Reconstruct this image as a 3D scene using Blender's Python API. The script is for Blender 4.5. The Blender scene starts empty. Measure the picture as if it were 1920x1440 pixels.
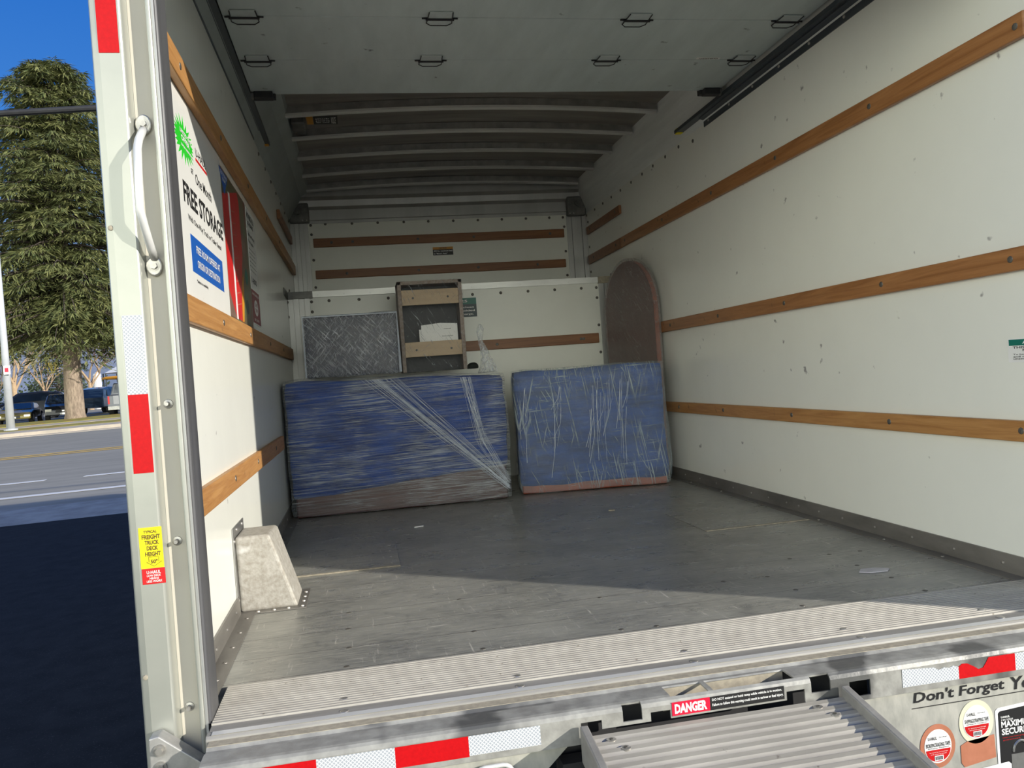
import bpy, bmesh, math, random
from mathutils import Vector, Matrix, Euler
random.seed(7)
C = bpy.context.scene.collection
SC = bpy.context.scene

# ------------------------------------------------------------------ camera
CAM_POS = Vector((0.43762, -1.87151, 0.71340))
YAW, PITCH, ROLL, FPX = math.radians(10.46200), math.radians(-0.70525), math.radians(-4.11989), 1536.53
fwd = Vector((math.sin(YAW)*math.cos(PITCH), math.cos(YAW)*math.cos(PITCH), math.sin(PITCH)))
rt0 = Vector((math.cos(YAW), -math.sin(YAW), 0.0)); up0 = rt0.cross(fwd)
rt = math.cos(ROLL)*rt0 + math.sin(ROLL)*up0
upv = -math.sin(ROLL)*rt0 + math.cos(ROLL)*up0
cd = bpy.data.cameras.new('camera'); cam = bpy.data.objects.new('camera', cd); C.objects.link(cam)
m3 = Matrix((rt, upv, -fwd)).transposed()
cam.matrix_world = Matrix.Translation(CAM_POS) @ m3.to_4x4()
cd.sensor_width = 36.0; cd.lens = 36.0*FPX/1920.0; cd.clip_start = 0.05; cd.clip_end = 3000
SC.camera = cam

# ------------------------------------------------------------------ light, sky, exposure
SUN_DIR = Vector((-0.784, 0.622, -0.315)).normalized()      # the way the sunlight travels
sl = bpy.data.lights.new('sun', 'SUN'); sl.energy = 5.5; sl.angle = math.radians(0.6); sl.color = (1.0, 0.945, 0.84)
so = bpy.data.objects.new('sun', sl); C.objects.link(so); so.location = (20, -16, 12)
so.rotation_euler = SUN_DIR.to_track_quat('-Z', 'Y').to_euler()
SC.view_settings.view_transform = 'Standard'; SC.view_settings.look = 'None'
SC.view_settings.gamma = 1.0; SC.view_settings.use_curve_mapping = False
SC.view_settings.exposure = 0.0
wd = bpy.data.worlds.new('sky'); SC.world = wd; wd.use_nodes = True
nt = wd.node_tree; nt.nodes.clear()
def wn(t): return nt.nodes.new(t)
w_out = wn('ShaderNodeOutputWorld'); w_bg = wn('ShaderNodeBackground'); w_tc = wn('ShaderNodeTexCoord')
w_sep = wn('ShaderNodeSeparateXYZ'); w_r = wn('ShaderNodeValToRGB')
nt.links.new(w_tc.outputs['Generated'], w_sep.inputs[0]); nt.links.new(w_sep.outputs['Z'], w_r.inputs[0])
el = w_r.color_ramp.elements
el[0].position = 0.0; el[0].color = (0.85, 0.93, 1.05, 1); el[1].position = 1.0; el[1].color = (0.012, 0.075, 0.36, 1)
for p_, c_ in ((0.12, (0.42, 0.60, 0.88, 1)), (0.26, (0.06, 0.24, 0.68, 1)), (0.46, (0.018, 0.15, 0.58, 1))):
    e_ = el.new(p_); e_.color = c_
# added bright haze low in the rear-left sky, put in to light the right wall
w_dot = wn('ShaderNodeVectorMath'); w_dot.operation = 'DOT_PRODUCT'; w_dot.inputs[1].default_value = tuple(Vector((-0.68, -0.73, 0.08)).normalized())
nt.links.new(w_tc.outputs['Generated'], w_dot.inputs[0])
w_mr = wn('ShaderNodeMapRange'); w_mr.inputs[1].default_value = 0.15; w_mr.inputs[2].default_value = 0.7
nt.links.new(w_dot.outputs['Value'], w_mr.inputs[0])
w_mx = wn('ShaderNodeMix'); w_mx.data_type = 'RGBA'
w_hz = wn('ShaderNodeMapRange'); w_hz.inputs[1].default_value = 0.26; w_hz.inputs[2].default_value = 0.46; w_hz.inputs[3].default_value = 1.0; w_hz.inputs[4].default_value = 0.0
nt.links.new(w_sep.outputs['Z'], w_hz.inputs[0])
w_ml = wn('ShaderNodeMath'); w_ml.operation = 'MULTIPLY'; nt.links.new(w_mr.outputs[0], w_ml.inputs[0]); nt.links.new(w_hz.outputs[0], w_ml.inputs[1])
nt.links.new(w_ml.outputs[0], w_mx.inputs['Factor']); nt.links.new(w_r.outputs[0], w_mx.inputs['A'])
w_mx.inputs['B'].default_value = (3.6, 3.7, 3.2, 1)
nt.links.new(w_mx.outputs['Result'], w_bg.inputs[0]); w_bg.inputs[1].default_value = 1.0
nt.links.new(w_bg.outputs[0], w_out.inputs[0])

# ------------------------------------------------------------------ materials
def M(name, c1, c2=None, rough=0.5, metal=0.0, scale=6.0, stretch=(1, 1, 1), bump=0.0, bscale=None, detail=5.0, coat=0.0,
      lo=0.35, hi=0.65, spec=0.5, rvar=0.0, spots=None, spot_scale=30.0, spot_amt=0.5, rot=(0, 0, 0), dist=0.0):
    m = bpy.data.materials.new(name); m.use_nodes = True; n = m.node_tree.nodes; L = m.node_tree.links
    b = n['Principled BSDF']; b.inputs['Roughness'].default_value = rough; b.inputs['Metallic'].default_value = metal
    b.inputs['Specular IOR Level'].default_value = spec; b.inputs['Coat Weight'].default_value = coat; b.inputs['Coat Roughness'].default_value = 0.08
    b.inputs['Base Color'].default_value = (*c1, 1)
    tc = n.new('ShaderNodeTexCoord'); mp = n.new('ShaderNodeMapping'); mp.inputs['Scale'].default_value = stretch; mp.inputs['Rotation'].default_value = rot
    L.new(tc.outputs['Object'], mp.inputs[0])
    if c2 is not None:
        nz = n.new('ShaderNodeTexNoise'); nz.inputs['Scale'].default_value = scale; nz.inputs['Detail'].default_value = detail; nz.inputs['Roughness'].default_value = 0.62
        nz.inputs['Distortion'].default_value = dist
        L.new(mp.outputs[0], nz.inputs['Vector'])
        r = n.new('ShaderNodeValToRGB'); r.color_ramp.elements[0].position = lo; r.color_ramp.elements[1].position = hi
        r.color_ramp.elements[0].color = (*c1, 1); r.color_ramp.elements[1].color = (*c2, 1)
        L.new(nz.outputs['Fac'], r.inputs[0]); col = r.outputs[0]
        if spots is not None:
            n2 = n.new('ShaderNodeTexNoise'); n2.inputs['Scale'].default_value = spot_scale; n2.inputs['Detail'].default_value = 3
            L.new(tc.outputs['Object'], n2.inputs['Vector'])
            r2 = n.new('ShaderNodeValToRGB'); r2.color_ramp.elements[0].position = spot_amt; r2.color_ramp.elements[1].position = spot_amt + 0.06
            r2.color_ramp.elements[0].color = (0, 0, 0, 1); r2.color_ramp.elements[1].color = (1, 1, 1, 1)
            L.new(n2.outputs['Fac'], r2.inputs[0])
            mx = n.new('ShaderNodeMix'); mx.data_type = 'RGBA'; L.new(r2.outputs[0], mx.inputs['Factor']); L.new(col, mx.inputs['A']); mx.inputs['B'].default_value = (*spots, 1)
            col = mx.outputs['Result']
        L.new(col, b.inputs['Base Color'])
        if rvar:
            mr = n.new('ShaderNodeMapRange'); mr.inputs[3].default_value = max(0.02, rough-rvar); mr.inputs[4].default_value = min(1, rough+rvar)
            L.new(nz.outputs['Fac'], mr.inputs[0]); L.new(mr.outputs[0], b.inputs['Roughness'])
    if bump:
        nb = n.new('ShaderNodeTexNoise'); nb.inputs['Scale'].default_value = bscale or scale*2; nb.inputs['Detail'].default_value = 4
        L.new(mp.outputs[0], nb.inputs['Vector'])
        bp = n.new('ShaderNodeBump'); bp.inputs['Strength'].default_value = bump; bp.inputs['Distance'].default_value = 0.02
        L.new(nb.outputs['Fac'], bp.inputs['Height']); L.new(bp.outputs[0], b.inputs['Normal'])
    return m

def film(name, layers, base=0.06, top=0.6, white=(0.74, 0.78, 0.82), rough=0.2, mod=0.5, bump=0.8):
    """clear stretch film: mostly see-through, with white pulled creases and a sheen; layers: (stretch, rotation in degrees, lo, hi)"""
    m = bpy.data.materials.new(name); m.use_nodes = True; n = m.node_tree.nodes; L = m.node_tree.links; n.clear()
    out = n.new('ShaderNodeOutputMaterial'); tr = n.new('ShaderNodeBsdfTransparent'); pr = n.new('ShaderNodeBsdfPrincipled')
    pr.inputs['Base Color'].default_value = (*white, 1); pr.inputs['Roughness'].default_value = rough; pr.inputs['Specular IOR Level'].default_value = 0.9
    tc = n.new('ShaderNodeTexCoord'); acc = None
    for st, rot, lo, hi in layers:
        mp0 = n.new('ShaderNodeMapping'); mp0.inputs['Rotation'].default_value = tuple(math.radians(a) for a in rot); L.new(tc.outputs['Object'], mp0.inputs[0])
        mp = n.new('ShaderNodeMapping'); mp.inputs['Scale'].default_value = st; L.new(mp0.outputs[0], mp.inputs[0])
        nz = n.new('ShaderNodeTexNoise'); nz.inputs['Scale'].default_value = 3.0; nz.inputs['Detail'].default_value = 3; nz.inputs['Roughness'].default_value = 0.6; nz.inputs['Distortion'].default_value = 0.25
        L.new(mp.outputs[0], nz.inputs['Vector'])
        r = n.new('ShaderNodeMapRange'); r.inputs[1].default_value = lo; r.inputs[2].default_value = hi; L.new(nz.outputs['Fac'], r.inputs[0])
        if acc is None: acc = r.outputs[0]
        else:
            mx = n.new('ShaderNodeMath'); mx.operation = 'MAXIMUM'; L.new(acc, mx.inputs[0]); L.new(r.outputs[0], mx.inputs[1]); acc = mx.outputs[0]
    big = n.new('ShaderNodeTexNoise'); big.inputs['Scale'].default_value = 3.0; big.inputs['Detail'].default_value = 3; L.new(tc.outputs['Object'], big.inputs['Vector'])
    bm_ = n.new('ShaderNodeMapRange'); bm_.inputs[1].default_value = .35; bm_.inputs[2].default_value = .65; bm_.inputs[3].default_value = 1-mod; bm_.inputs[4].default_value = 1+mod*.4; L.new(big.outputs['Fac'], bm_.inputs[0])
    mu = n.new('ShaderNodeMath'); mu.operation = 'MULTIPLY'; L.new(acc, mu.inputs[0]); L.new(bm_.outputs[0], mu.inputs[1])
    f = n.new('ShaderNodeMapRange'); f.inputs[3].default_value = base; f.inputs[4].default_value = top; L.new(mu.outputs[0], f.inputs[0])
    bp = n.new('ShaderNodeBump'); bp.inputs['Strength'].default_value = bump; bp.inputs['Distance'].default_value = 0.006; L.new(acc, bp.inputs['Height'])
    L.new(bp.outputs[0], pr.inputs['Normal'])
    mx = n.new('ShaderNodeMixShader'); L.new(f.outputs[0], mx.inputs[0]); L.new(tr.outputs[0], mx.inputs[1]); L.new(pr.outputs[0], mx.inputs[2])
    L.new(mx.outputs[0], out.inputs[0])
    return m

WHITE = M('white_panel', (0.865, 0.87, 0.80), (0.83, 0.835, 0.77), rough=0.2, spec=.4, scale=1.6, bump=0.06, bscale=2.2, spots=(0.36, 0.35, 0.33), spot_scale=17, spot_amt=0.715)
WHITEIN = M('white_panel_dull', (0.87, 0.875, 0.80), (0.81, 0.815, 0.745), rough=0.3, scale=2, bump=0.05, bscale=3)
CREAM = M('cream_paint', (0.46, 0.465, 0.415), (0.40, 0.41, 0.365), rough=0.33, metal=.45, scale=3, bump=0.04, bscale=8)
CREAMW = M('warm_channel', (0.56, 0.52, 0.43), (0.61, 0.575, 0.49), rough=0.45, scale=4, stretch=(1, 1, 0.4))
ALU = M('mill_aluminium', (0.52, 0.52, 0.50), (0.38, 0.38, 0.37), rough=0.38, metal=0.85, scale=14, bump=0.05, rvar=0.1)
ALUP = M('grey_extrusion', (0.50, 0.50, 0.49), (0.42, 0.42, 0.41), rough=0.42, metal=0.5, scale=5, stretch=(1, 1, .2))
ALUB = M('bright_aluminium', (0.80, 0.80, 0.77), (0.66, 0.66, 0.64), rough=0.35, metal=0.25, scale=9, stretch=(.3, 1, 1))
GALV = M('galvanised_steel', (0.255, 0.25, 0.23), (0.37, 0.365, 0.335), rough=0.45, metal=0.12, scale=22, bump=0.08, detail=3, rvar=0.12, spots=(0.11, 0.11, 0.105), spot_scale=5, spot_amt=0.58)
GALVB = M('galvanised_face', (0.33, 0.33, 0.295), (0.46, 0.45, 0.40), rough=0.5, metal=0.1, scale=26, bump=0.06, detail=3, stretch=(1, 1, .5))
ROOFAL = M('roof_sheet', (0.33, 0.305, 0.27), (0.20, 0.18, 0.16), rough=0.4, metal=0.4, scale=2.2, stretch=(.5, 4, 1), bump=0.08, detail=3)
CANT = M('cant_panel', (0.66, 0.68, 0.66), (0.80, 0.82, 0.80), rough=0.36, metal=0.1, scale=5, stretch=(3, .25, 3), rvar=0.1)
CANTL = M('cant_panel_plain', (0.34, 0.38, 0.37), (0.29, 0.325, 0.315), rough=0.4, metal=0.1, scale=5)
DOORG = M('grey_door_paint', (0.50, 0.565, 0.56), (0.43, 0.49, 0.485), rough=0.42, scale=3.5, stretch=(3, .7, 1), bump=0.03, spots=(0.12, 0.13, 0.13), spot_scale=14, spot_amt=0.70)
TRACK = M('dark_track_steel', (0.085, 0.10, 0.115), (0.12, 0.135, 0.15), rough=0.4, metal=0.6, scale=6, stretch=(2, .2, 2))
BLACK = M('black_rubber', (0.018, 0.018, 0.02), (0.03, 0.03, 0.032), rough=0.6, scale=9)
SEAL = M('grey_seal_strip', (0.10, 0.10, 0.105), (0.055, 0.055, 0.058), rough=0.45, scale=7, stretch=(1, 1, .1))
STEEL = M('zinc_bolt', (0.55, 0.53, 0.49), (0.42, 0.40, 0.37), rough=0.35, metal=0.7, scale=40)
DKSCREW = M('dark_screw', (0.10, 0.095, 0.085), (0.16, 0.15, 0.13), rough=0.5, metal=0.5, scale=50)
PLATE = M('worn_plate_steel', (0.36, 0.355, 0.34), (0.46, 0.45, 0.43), rough=0.45, metal=0.5, scale=30, bump=0.05)
CASTAL = M('sanded_aluminium_box', (0.47, 0.45, 0.405), (0.33, 0.305, 0.26), rough=0.62, metal=0.15, scale=60, bump=0.1, spots=(0.66, 0.65, 0.62), spot_scale=9, spot_amt=0.63)
KICK = M('dirty_kick_angle', (0.17, 0.16, 0.145), (0.27, 0.255, 0.23), rough=0.45, metal=0.45, scale=9, stretch=(1, .3, 1))
RIDGE = M('ribbed_aluminium', (0.50, 0.475, 0.42), (0.40, 0.375, 0.33), rough=0.6, metal=0.12, scale=9, stretch=(1, 2, 1), spots=(0.25, 0.22, 0.18), spot_scale=70, spot_amt=0.68)
SILL = M('worn_sill', (0.25, 0.24, 0.22), (0.36, 0.345, 0.315), rough=0.48, metal=0.12, scale=7, stretch=(.4, 3, 1), bump=0.05)
DIRT = M('sandy_dirt', (0.42, 0.37, 0.28), (0.30, 0.27, 0.21), rough=0.9, scale=60, detail=6)
RAMPM = M('ramp_ribs', (0.46, 0.43, 0.37), (0.35, 0.325, 0.28), rough=0.52, metal=0.3, scale=6, stretch=(.6, 3, 1), spots=(0.23, 0.2, 0.17), spot_scale=45, spot_amt=0.70)
RAIL = M('ramp_rail', (0.22, 0.21, 0.195), (0.33, 0.32, 0.295), rough=0.55, metal=0.1, scale=10, bump=0.06)
WOODL = M('pale_oak_rail', (0.50, 0.26, 0.09), (0.36, 0.165, 0.05), rough=0.45, scale=3.0, stretch=(9, .9, 14), detail=8, dist=1.6, bump=0.06, spots=(0.22, 0.11, 0.045), spot_scale=13, spot_amt=0.70)  # palest oak tone, for the left rails and the lowest right one
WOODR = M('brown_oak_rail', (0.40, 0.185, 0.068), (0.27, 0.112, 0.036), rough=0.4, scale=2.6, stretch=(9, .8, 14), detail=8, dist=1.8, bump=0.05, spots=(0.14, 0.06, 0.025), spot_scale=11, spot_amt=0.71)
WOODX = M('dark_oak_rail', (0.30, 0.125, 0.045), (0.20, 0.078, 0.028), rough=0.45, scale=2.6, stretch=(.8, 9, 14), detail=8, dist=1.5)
REDT = M('red_reflective', (0.55, 0.003, 0.006), (0.47, 0.002, 0.005), rough=0.45, spec=.25, scale=120)
WHT = M('white_paint', (0.83, 0.83, 0.81), rough=0.4)
BLK = M('black_ink', (0.012, 0.012, 0.013), rough=0.45)
BLUE = M('blue_ink', (0.006, 0.095, 0.42), rough=0.4)
GREEN = M('green_ink', (0.02, 0.55, 0.025), rough=0.4)
TEAL = M('teal_ink', (0.004, 0.16, 0.12), rough=0.4)
TEALD = M('dark_teal_ink', (0.008, 0.035, 0.045), rough=0.4)
REDI = M('red_ink', (0.62, 0.012, 0.014), (0.50, 0.010, 0.012), rough=0.35, scale=6)
CRIM = M('crimson_ink', (0.60, 0.008, 0.04), rough=0.35)
MAROON = M('maroon_ink', (0.22, 0.012, 0.022), rough=0.4)
YEL = M('yellow_ink', (0.85, 0.72, 0.008), rough=0.4)
OLIVE = M('brown_ink', (0.10, 0.055, 0.01), rough=0.5)
ORNG = M('orange_ink', (0.62, 0.27, 0.015), rough=0.45)
PICT = M('printed_picture', (0.16, 0.055, 0.03), (0.10, 0.13, 0.06), rough=0.35, scale=7, lo=.4, hi=.6)
PICB = M('printed_brown', (0.24, 0.15, 0.11), (0.16, 0.10, 0.08), rough=0.35, scale=14)

def white_reflective():
    m = bpy.data.materials.new('white_reflective'); m.use_nodes = True; n = m.node_tree.nodes; L = m.node_tree.links; b = n['Principled BSDF']
    b.inputs['Roughness'].default_value = 0.35
    tc = n.new('ShaderNodeTexCoord'); mp = n.new('ShaderNodeMapping'); mp.inputs['Rotation'].default_value = (0, math.radians(45), 0)
    L.new(tc.outputs['Object'], mp.inputs[0])
    sx = n.new('ShaderNodeSeparateXYZ'); L.new(mp.outputs[0], sx.inputs[0])
    fs = []
    for ax in ('X', 'Z'):
        a = n.new('ShaderNodeMath'); a.operation = 'MULTIPLY'; a.inputs[1].default_value = 175; L.new(sx.outputs[ax], a.inputs[0])
        f = n.new('ShaderNodeMath'); f.operation = 'FRACT'; L.new(a.outputs[0], f.inputs[0])
        g = n.new('ShaderNodeMath'); g.operation = 'LESS_THAN'; g.inputs[1].default_value = 0.30; L.new(f.outputs[0], g.inputs[0]); fs.append(g)
    mx = n.new('ShaderNodeMath'); mx.operation = 'MAXIMUM'; L.new(fs[0].outputs[0], mx.inputs[0]); L.new(fs[1].outputs[0], mx.inputs[1])
    c = n.new('ShaderNodeMix'); c.data_type = 'RGBA'; c.inputs['A'].default_value = (0.36, 0.39, 0.43, 1); c.inputs['B'].default_value = (0.66, 0.67, 0.68, 1)
    L.new(mx.outputs[0], c.inputs['Factor']); L.new(c.outputs['Result'], b.inputs['Base Color'])
    return m
WREF = white_reflective()

def floor_material():
    m = bpy.data.materials.new('worn_deck'); m.use_nodes = True; n = m.node_tree.nodes; L = m.node_tree.links; b = n['Principled BSDF']
    tc = n.new('ShaderNodeTexCoord'); sx = n.new('ShaderNodeSeparateXYZ'); L.new(tc.outputs['Object'], sx.inputs[0])
    def noise(scale, st, det=6, rotz=0):
        mp = n.new('ShaderNodeMapping'); mp.inputs['Scale'].default_value = st; mp.inputs['Rotation'].default_value = (0, 0, rotz); L.new(tc.outputs['Object'], mp.inputs[0])
        z = n.new('ShaderNodeTexNoise'); z.inputs['Scale'].default_value = scale; z.inputs['Detail'].default_value = det; z.inputs['Roughness'].default_value = 0.68
        L.new(mp.outputs[0], z.inputs['Vector']); return z.outputs['Fac']
    def ramp(f, a, c, ca, cb):
        r = n.new('ShaderNodeValToRGB'); r.color_ramp.elements[0].position = a; r.color_ramp.elements[1].position = c
        r.color_ramp.elements[0].color = (*ca, 1); r.color_ramp.elements[1].color = (*cb, 1); L.new(f, r.inputs[0]); return r.outputs[0]
    def mix(f, a, c):
        x = n.new('ShaderNodeMix'); x.data_type = 'RGBA'
        if isinstance(f, float): x.inputs['Factor'].default_value = f
        else: L.new(f, x.inputs['Factor'])
        for s, v in (('A', a), ('B', c)):
            if isinstance(v, tuple): x.inputs[s].default_value = (*v, 1)
            else: L.new(v, x.inputs[s])
        return x.outputs['Result']
    base = ramp(noise(2.6, (1, 1.6, 1)), .35, .68, (0.135, 0.14, 0.135), (0.36, 0.36, 0.325))
    grain = ramp(noise(16, (1, 7, 1), 8), .35, .7, (0, 0, 0), (1, 1, 1))
    c = mix(grain, base, (0.40, 0.39, 0.345))
    scr = ramp(noise(17, (4, .35, 1), 5, .95), .61, .70, (0, 0, 0), (1, 1, 1)); c = mix(scr, c, (0.58, 0.56, 0.505))
    scr2 = ramp(noise(15, (.35, 4, 1), 5, .18), .61, .70, (0, 0, 0), (1, 1, 1)); c = mix(scr2, c, (0.60, 0.58, 0.525))
    dk = ramp(noise(7, (1.3, .7, 1), 5, .4), .60, .85, (0, 0, 0), (1, 1, 1)); c = mix(dk, c, (0.075, 0.078, 0.078))
    dirt = ramp(noise(45, (1, 1, 1), 3), .70, .73, (0, 0, 0), (1, 1, 1)); c = mix(dirt, c, (0.5, 0.46, 0.40))
    # sheet joints every 0.174 m across the rear of the deck
    a = n.new('ShaderNodeMath'); a.operation = 'SUBTRACT'; a.inputs[1].default_value = 0.235; L.new(sx.outputs['Y'], a.inputs[0])
    d = n.new('ShaderNodeMath'); d.operation = 'DIVIDE'; d.inputs[1].default_value = 0.174; L.new(a.outputs[0], d.inputs[0])
    f = n.new('ShaderNodeMath'); f.operation = 'FRACT'; L.new(d.outputs[0], f.inputs[0])
    g = n.new('ShaderNodeMath'); g.operation = 'LESS_THAN'; g.inputs[1].default_value = 0.034; L.new(f.outputs[0], g.inputs[0])
    k = n.new('ShaderNodeMath'); k.operation = 'LESS_THAN'; k.inputs[1].default_value = 1.3; L.new(sx.outputs['Y'], k.inputs[0])
    j = n.new('ShaderNodeMath'); j.operation = 'MULTIPLY'; L.new(g.outputs[0], j.inputs[0]); L.new(k.outputs[0], j.inputs[1])
    h = n.new('ShaderNodeMath'); h.operation = 'GREATER_THAN'; h.inputs[1].default_value = 0.018; L.new(f.outputs[0], h.inputs[0])
    jc = mix(h.outputs[0], (0.42, 0.41, 0.37), (0.03, 0.03, 0.028)); c = mix(j.outputs[0], c, jc)
    L.new(c, b.inputs['Base Color']); b.inputs['Metallic'].default_value = 0.22; b.inputs['Specular IOR Level'].default_value = 0.6
    mr = n.new('ShaderNodeMapRange'); mr.inputs[1].default_value = .3; mr.inputs[2].default_value = .7; mr.inputs[3].default_value = .22; mr.inputs[4].default_value = .42
    L.new(noise(5, (1, 2, 1)), mr.inputs[0]); L.new(mr.outputs[0], b.inputs['Roughness'])
    bp = n.new('ShaderNodeBump'); bp.inputs['Strength'].default_value = .12; bp.inputs['Distance'].default_value = .01; L.new(noise(9, (1, 4, 1)), bp.inputs['Height']); L.new(bp.outputs[0], b.inputs['Normal'])
    return m
DECK = floor_material()

# ------------------------------------------------------------------ mesh helpers
ORG = {}
class MB:
    def __init__(s): s.bm = bmesh.new(); s.X = Matrix.Identity(4)
    def v(s, p): return s.bm.verts.new(s.X @ Vector(p))
    def face(s, vs):
        try: return s.bm.faces.new(vs)
        except ValueError: return None
    def poly(s, pts): return s.face([s.v(p) for p in pts])
    def box(s, x0, x1, y0, y1, z0, z1):
        V = [s.v((x, y, z)) for x in (x0, x1) for y in (y0, y1) for z in (z0, z1)]
        for f in ((0, 1, 3, 2), (4, 6, 7, 5), (0, 4, 5, 1), (2, 3, 7, 6), (0, 2, 6, 4), (1, 5, 7, 3)): s.face([V[i] for i in f])
        return s
    def hexa(s, bot, top):
        a = [s.v(p) for p in bot]; b = [s.v(p) for p in top]
        s.face(a[::-1]); s.face(b)
        for i in range(4): s.face([a[i], a[(i+1) % 4], b[(i+1) % 4], b[i]])
        return s
    def prism(s, pts, fn, a, b):
        """pts: 2-D outline, fn(u, v, w) -> point, extruded from w=a to w=b"""
        A = [s.v(fn(u, v, a)) for u, v in pts]; B = [s.v(fn(u, v, b)) for u, v in pts]
        s.face(A[::-1]); s.face(B); n = len(pts)
        for i in range(n): s.face([A[i], A[(i+1) % n], B[(i+1) % n], B[i]])
        return s
    def tube(s, pts, r, n=8, cap=True):
        pts = [Vector(p) for p in pts]; rs = r if isinstance(r, (list, tuple)) else [r]*len(pts)
        rings = []; u = None
        for i, p in enumerate(pts):
            d = (pts[min(i+1, len(pts)-1)] - pts[max(i-1, 0)]).normalized()
            if u is None: u = d.orthogonal().normalized()
            u = (u - d*u.dot(d)).normalized(); w = d.cross(u)
            rings.append([s.v(p + rs[i]*(math.cos(t)*u + math.sin(t)*w)) for t in [2*math.pi*k/n for k in range(n)]])
        for a, b in zip(rings, rings[1:]):
            for k in range(n): s.face([a[k], a[(k+1) % n], b[(k+1) % n], b[k]])
        if cap: s.face(rings[0][::-1]); s.face(rings[-1])
        return s
    def cyl(s, p0, p1, r, n=12, r2=None): return s.tube([p0, p1], [r, r if r2 is None else r2], n)
    def rivet(s, p, nrm, r=0.006, h=0.004, n=8):
        p = Vector(p); nrm = Vector(nrm).normalized()
        return s.tube([p - nrm*0.001, p + nrm*h*0.6, p + nrm*h], [r, r*0.85, r*0.35], n)
    def ball(s, c, r, sc=(1, 1, 1), seg=10):
        mt = s.X @ Matrix.Translation(Vector(c)) @ Matrix.Diagonal((*sc, 1))
        bmesh.ops.create_uvsphere(s.bm, u_segments=seg, v_segments=max(5, seg//2+1), radius=r, matrix=mt); return s
    def build(s, name, mat, parent=None, smooth=False, bevel=0.0, seg=2, label=None, cat=None, group=None, kind=None, origin=None):
        bmesh.ops.remove_doubles(s.bm, verts=s.bm.verts[:], dist=1e-6)
        bmesh.ops.recalc_face_normals(s.bm, faces=s.bm.faces[:])
        me = bpy.data.meshes.new(name); o = bpy.data.objects.new(name, me); C.objects.link(o)
        if parent is not None:
            o.parent = parent; org = ORG[parent.name]
        else:
            if origin is None:
                xs = [v.co for v in s.bm.verts]
                lo = [min(c[i] for c in xs) for i in range(3)]; hi = [max(c[i] for c in xs) for i in range(3)]
                origin = ((lo[0]+hi[0])/2, (lo[1]+hi[1])/2, lo[2])
            org = Vector(origin); o.location = org
        ORG[o.name] = Vector(org)
        for v in s.bm.verts: v.co -= org
        s.bm.to_mesh(me); s.bm.free()
        if mat: me.materials.append(mat)
        if smooth:
            for p in me.polygons: p.use_smooth = True
        if bevel:
            b = o.modifiers.new('bevel', 'BEVEL'); b.width = bevel; b.segments = seg; b.limit_method = 'ANGLE'; b.angle_limit = math.radians(40)
        tag(o, label, cat, group, kind)
        return o
def tag(o, label=None, cat=None, group=None, kind=None):
    for k, v in (('label', label), ('category', cat), ('group', group), ('kind', kind)):
        if v: o[k] = v
    return o
def thing(name, loc, label, cat, group=None, kind=None):
    o = bpy.data.objects.new(name, None); C.objects.link(o); o.location = loc; o.empty_display_size = 0.05
    ORG[o.name] = Vector(loc); return tag(o, label, cat, group, kind)
def copy_tree(o, delta, label=None):
    r = o.copy(); C.objects.link(r); r.location = o.location + Vector(delta); ORG[r.name] = ORG[o.name] + Vector(delta)
    if label: r['label'] = label
    for ch in list(o.children):
        c = ch.copy(); C.objects.link(c); c.parent = r
        for g in list(ch.children):
            d = g.copy(); C.objects.link(d); d.parent = c
    return r

# a flat frame: u to the reader's right, v up, n towards the reader
class Frame:
    def __init__(s, o, r, u): s.o = Vector(o); s.r = Vector(r).normalized(); s.u = Vector(u).normalized(); s.n = s.r.cross(s.u)
    def p(s, a, b, n=0.0): return s.o + s.r*a + s.u*b + s.n*n
def panel(fr, outline, name, mat, parent=None, n0=0.0, th=0.0006, **kw):
    b = MB(); b.prism(outline, lambda u, v, w: fr.p(u, v, w), n0, n0+th); return b.build(name, mat, parent, **kw)
def rect(u0, u1, v0, v1): return [(u0, v0), (u1, v0), (u1, v1), (u0, v1)]
def disc(u, v, r, n=28, r2=None): return [(u + r*math.cos(2*math.pi*k/n), v + (r2 or r)*math.sin(2*math.pi*k/n)) for k in range(n)]
def lettering(fr, lines, mat, parent, n=0.0014, bold=0.018, name='lettering', shear=0.0, res=2):
    """lines: (text, u0, u1, v0, v1) fitted into that box"""
    b = MB()
    for (t, u0, u1, v0, v1) in lines:
        cu = bpy.data.curves.new('t', 'FONT'); cu.body = t; cu.size = 1.0; cu.offset = bold; cu.resolution_u = res; cu.shear = shear
        ob = bpy.data.objects.new('t', cu); C.objects.link(ob)
        dg = bpy.context.evaluated_depsgraph_get(); me = bpy.data.meshes.new_from_object(ob.evaluated_get(dg))
        xs = [v.co.x for v in me.vertices]; ys = [v.co.y for v in me.vertices]
        if xs:
            x0, x1, y0, y1 = min(xs), max(xs), min(ys), max(ys)
            vs = [b.v(fr.p(u0+(v.co.x-x0)/(x1-x0)*(u1-u0), v0+(v.co.y-y0)/(y1-y0)*(v1-v0), n)) for v in me.vertices]
            for p in me.polygons: b.face([vs[i] for i in p.vertices])
        bpy.data.objects.remove(ob); bpy.data.meshes.remove(me); bpy.data.curves.remove(cu)
    o = b.build(name, mat, parent)
    return o

W = 2.33; D1 = 3.82; D2 = 4.56; G0 = -0.914
YZ = lambda u, v, w: (w, u, v)      # outline in y,z pushed along x
XZ = lambda u, v, w: (u, w, v)
XY = lambda u, v, w: (u, v, w)
def gz(x, y): return G0 + 0.0234*y + 0.018*x

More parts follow.
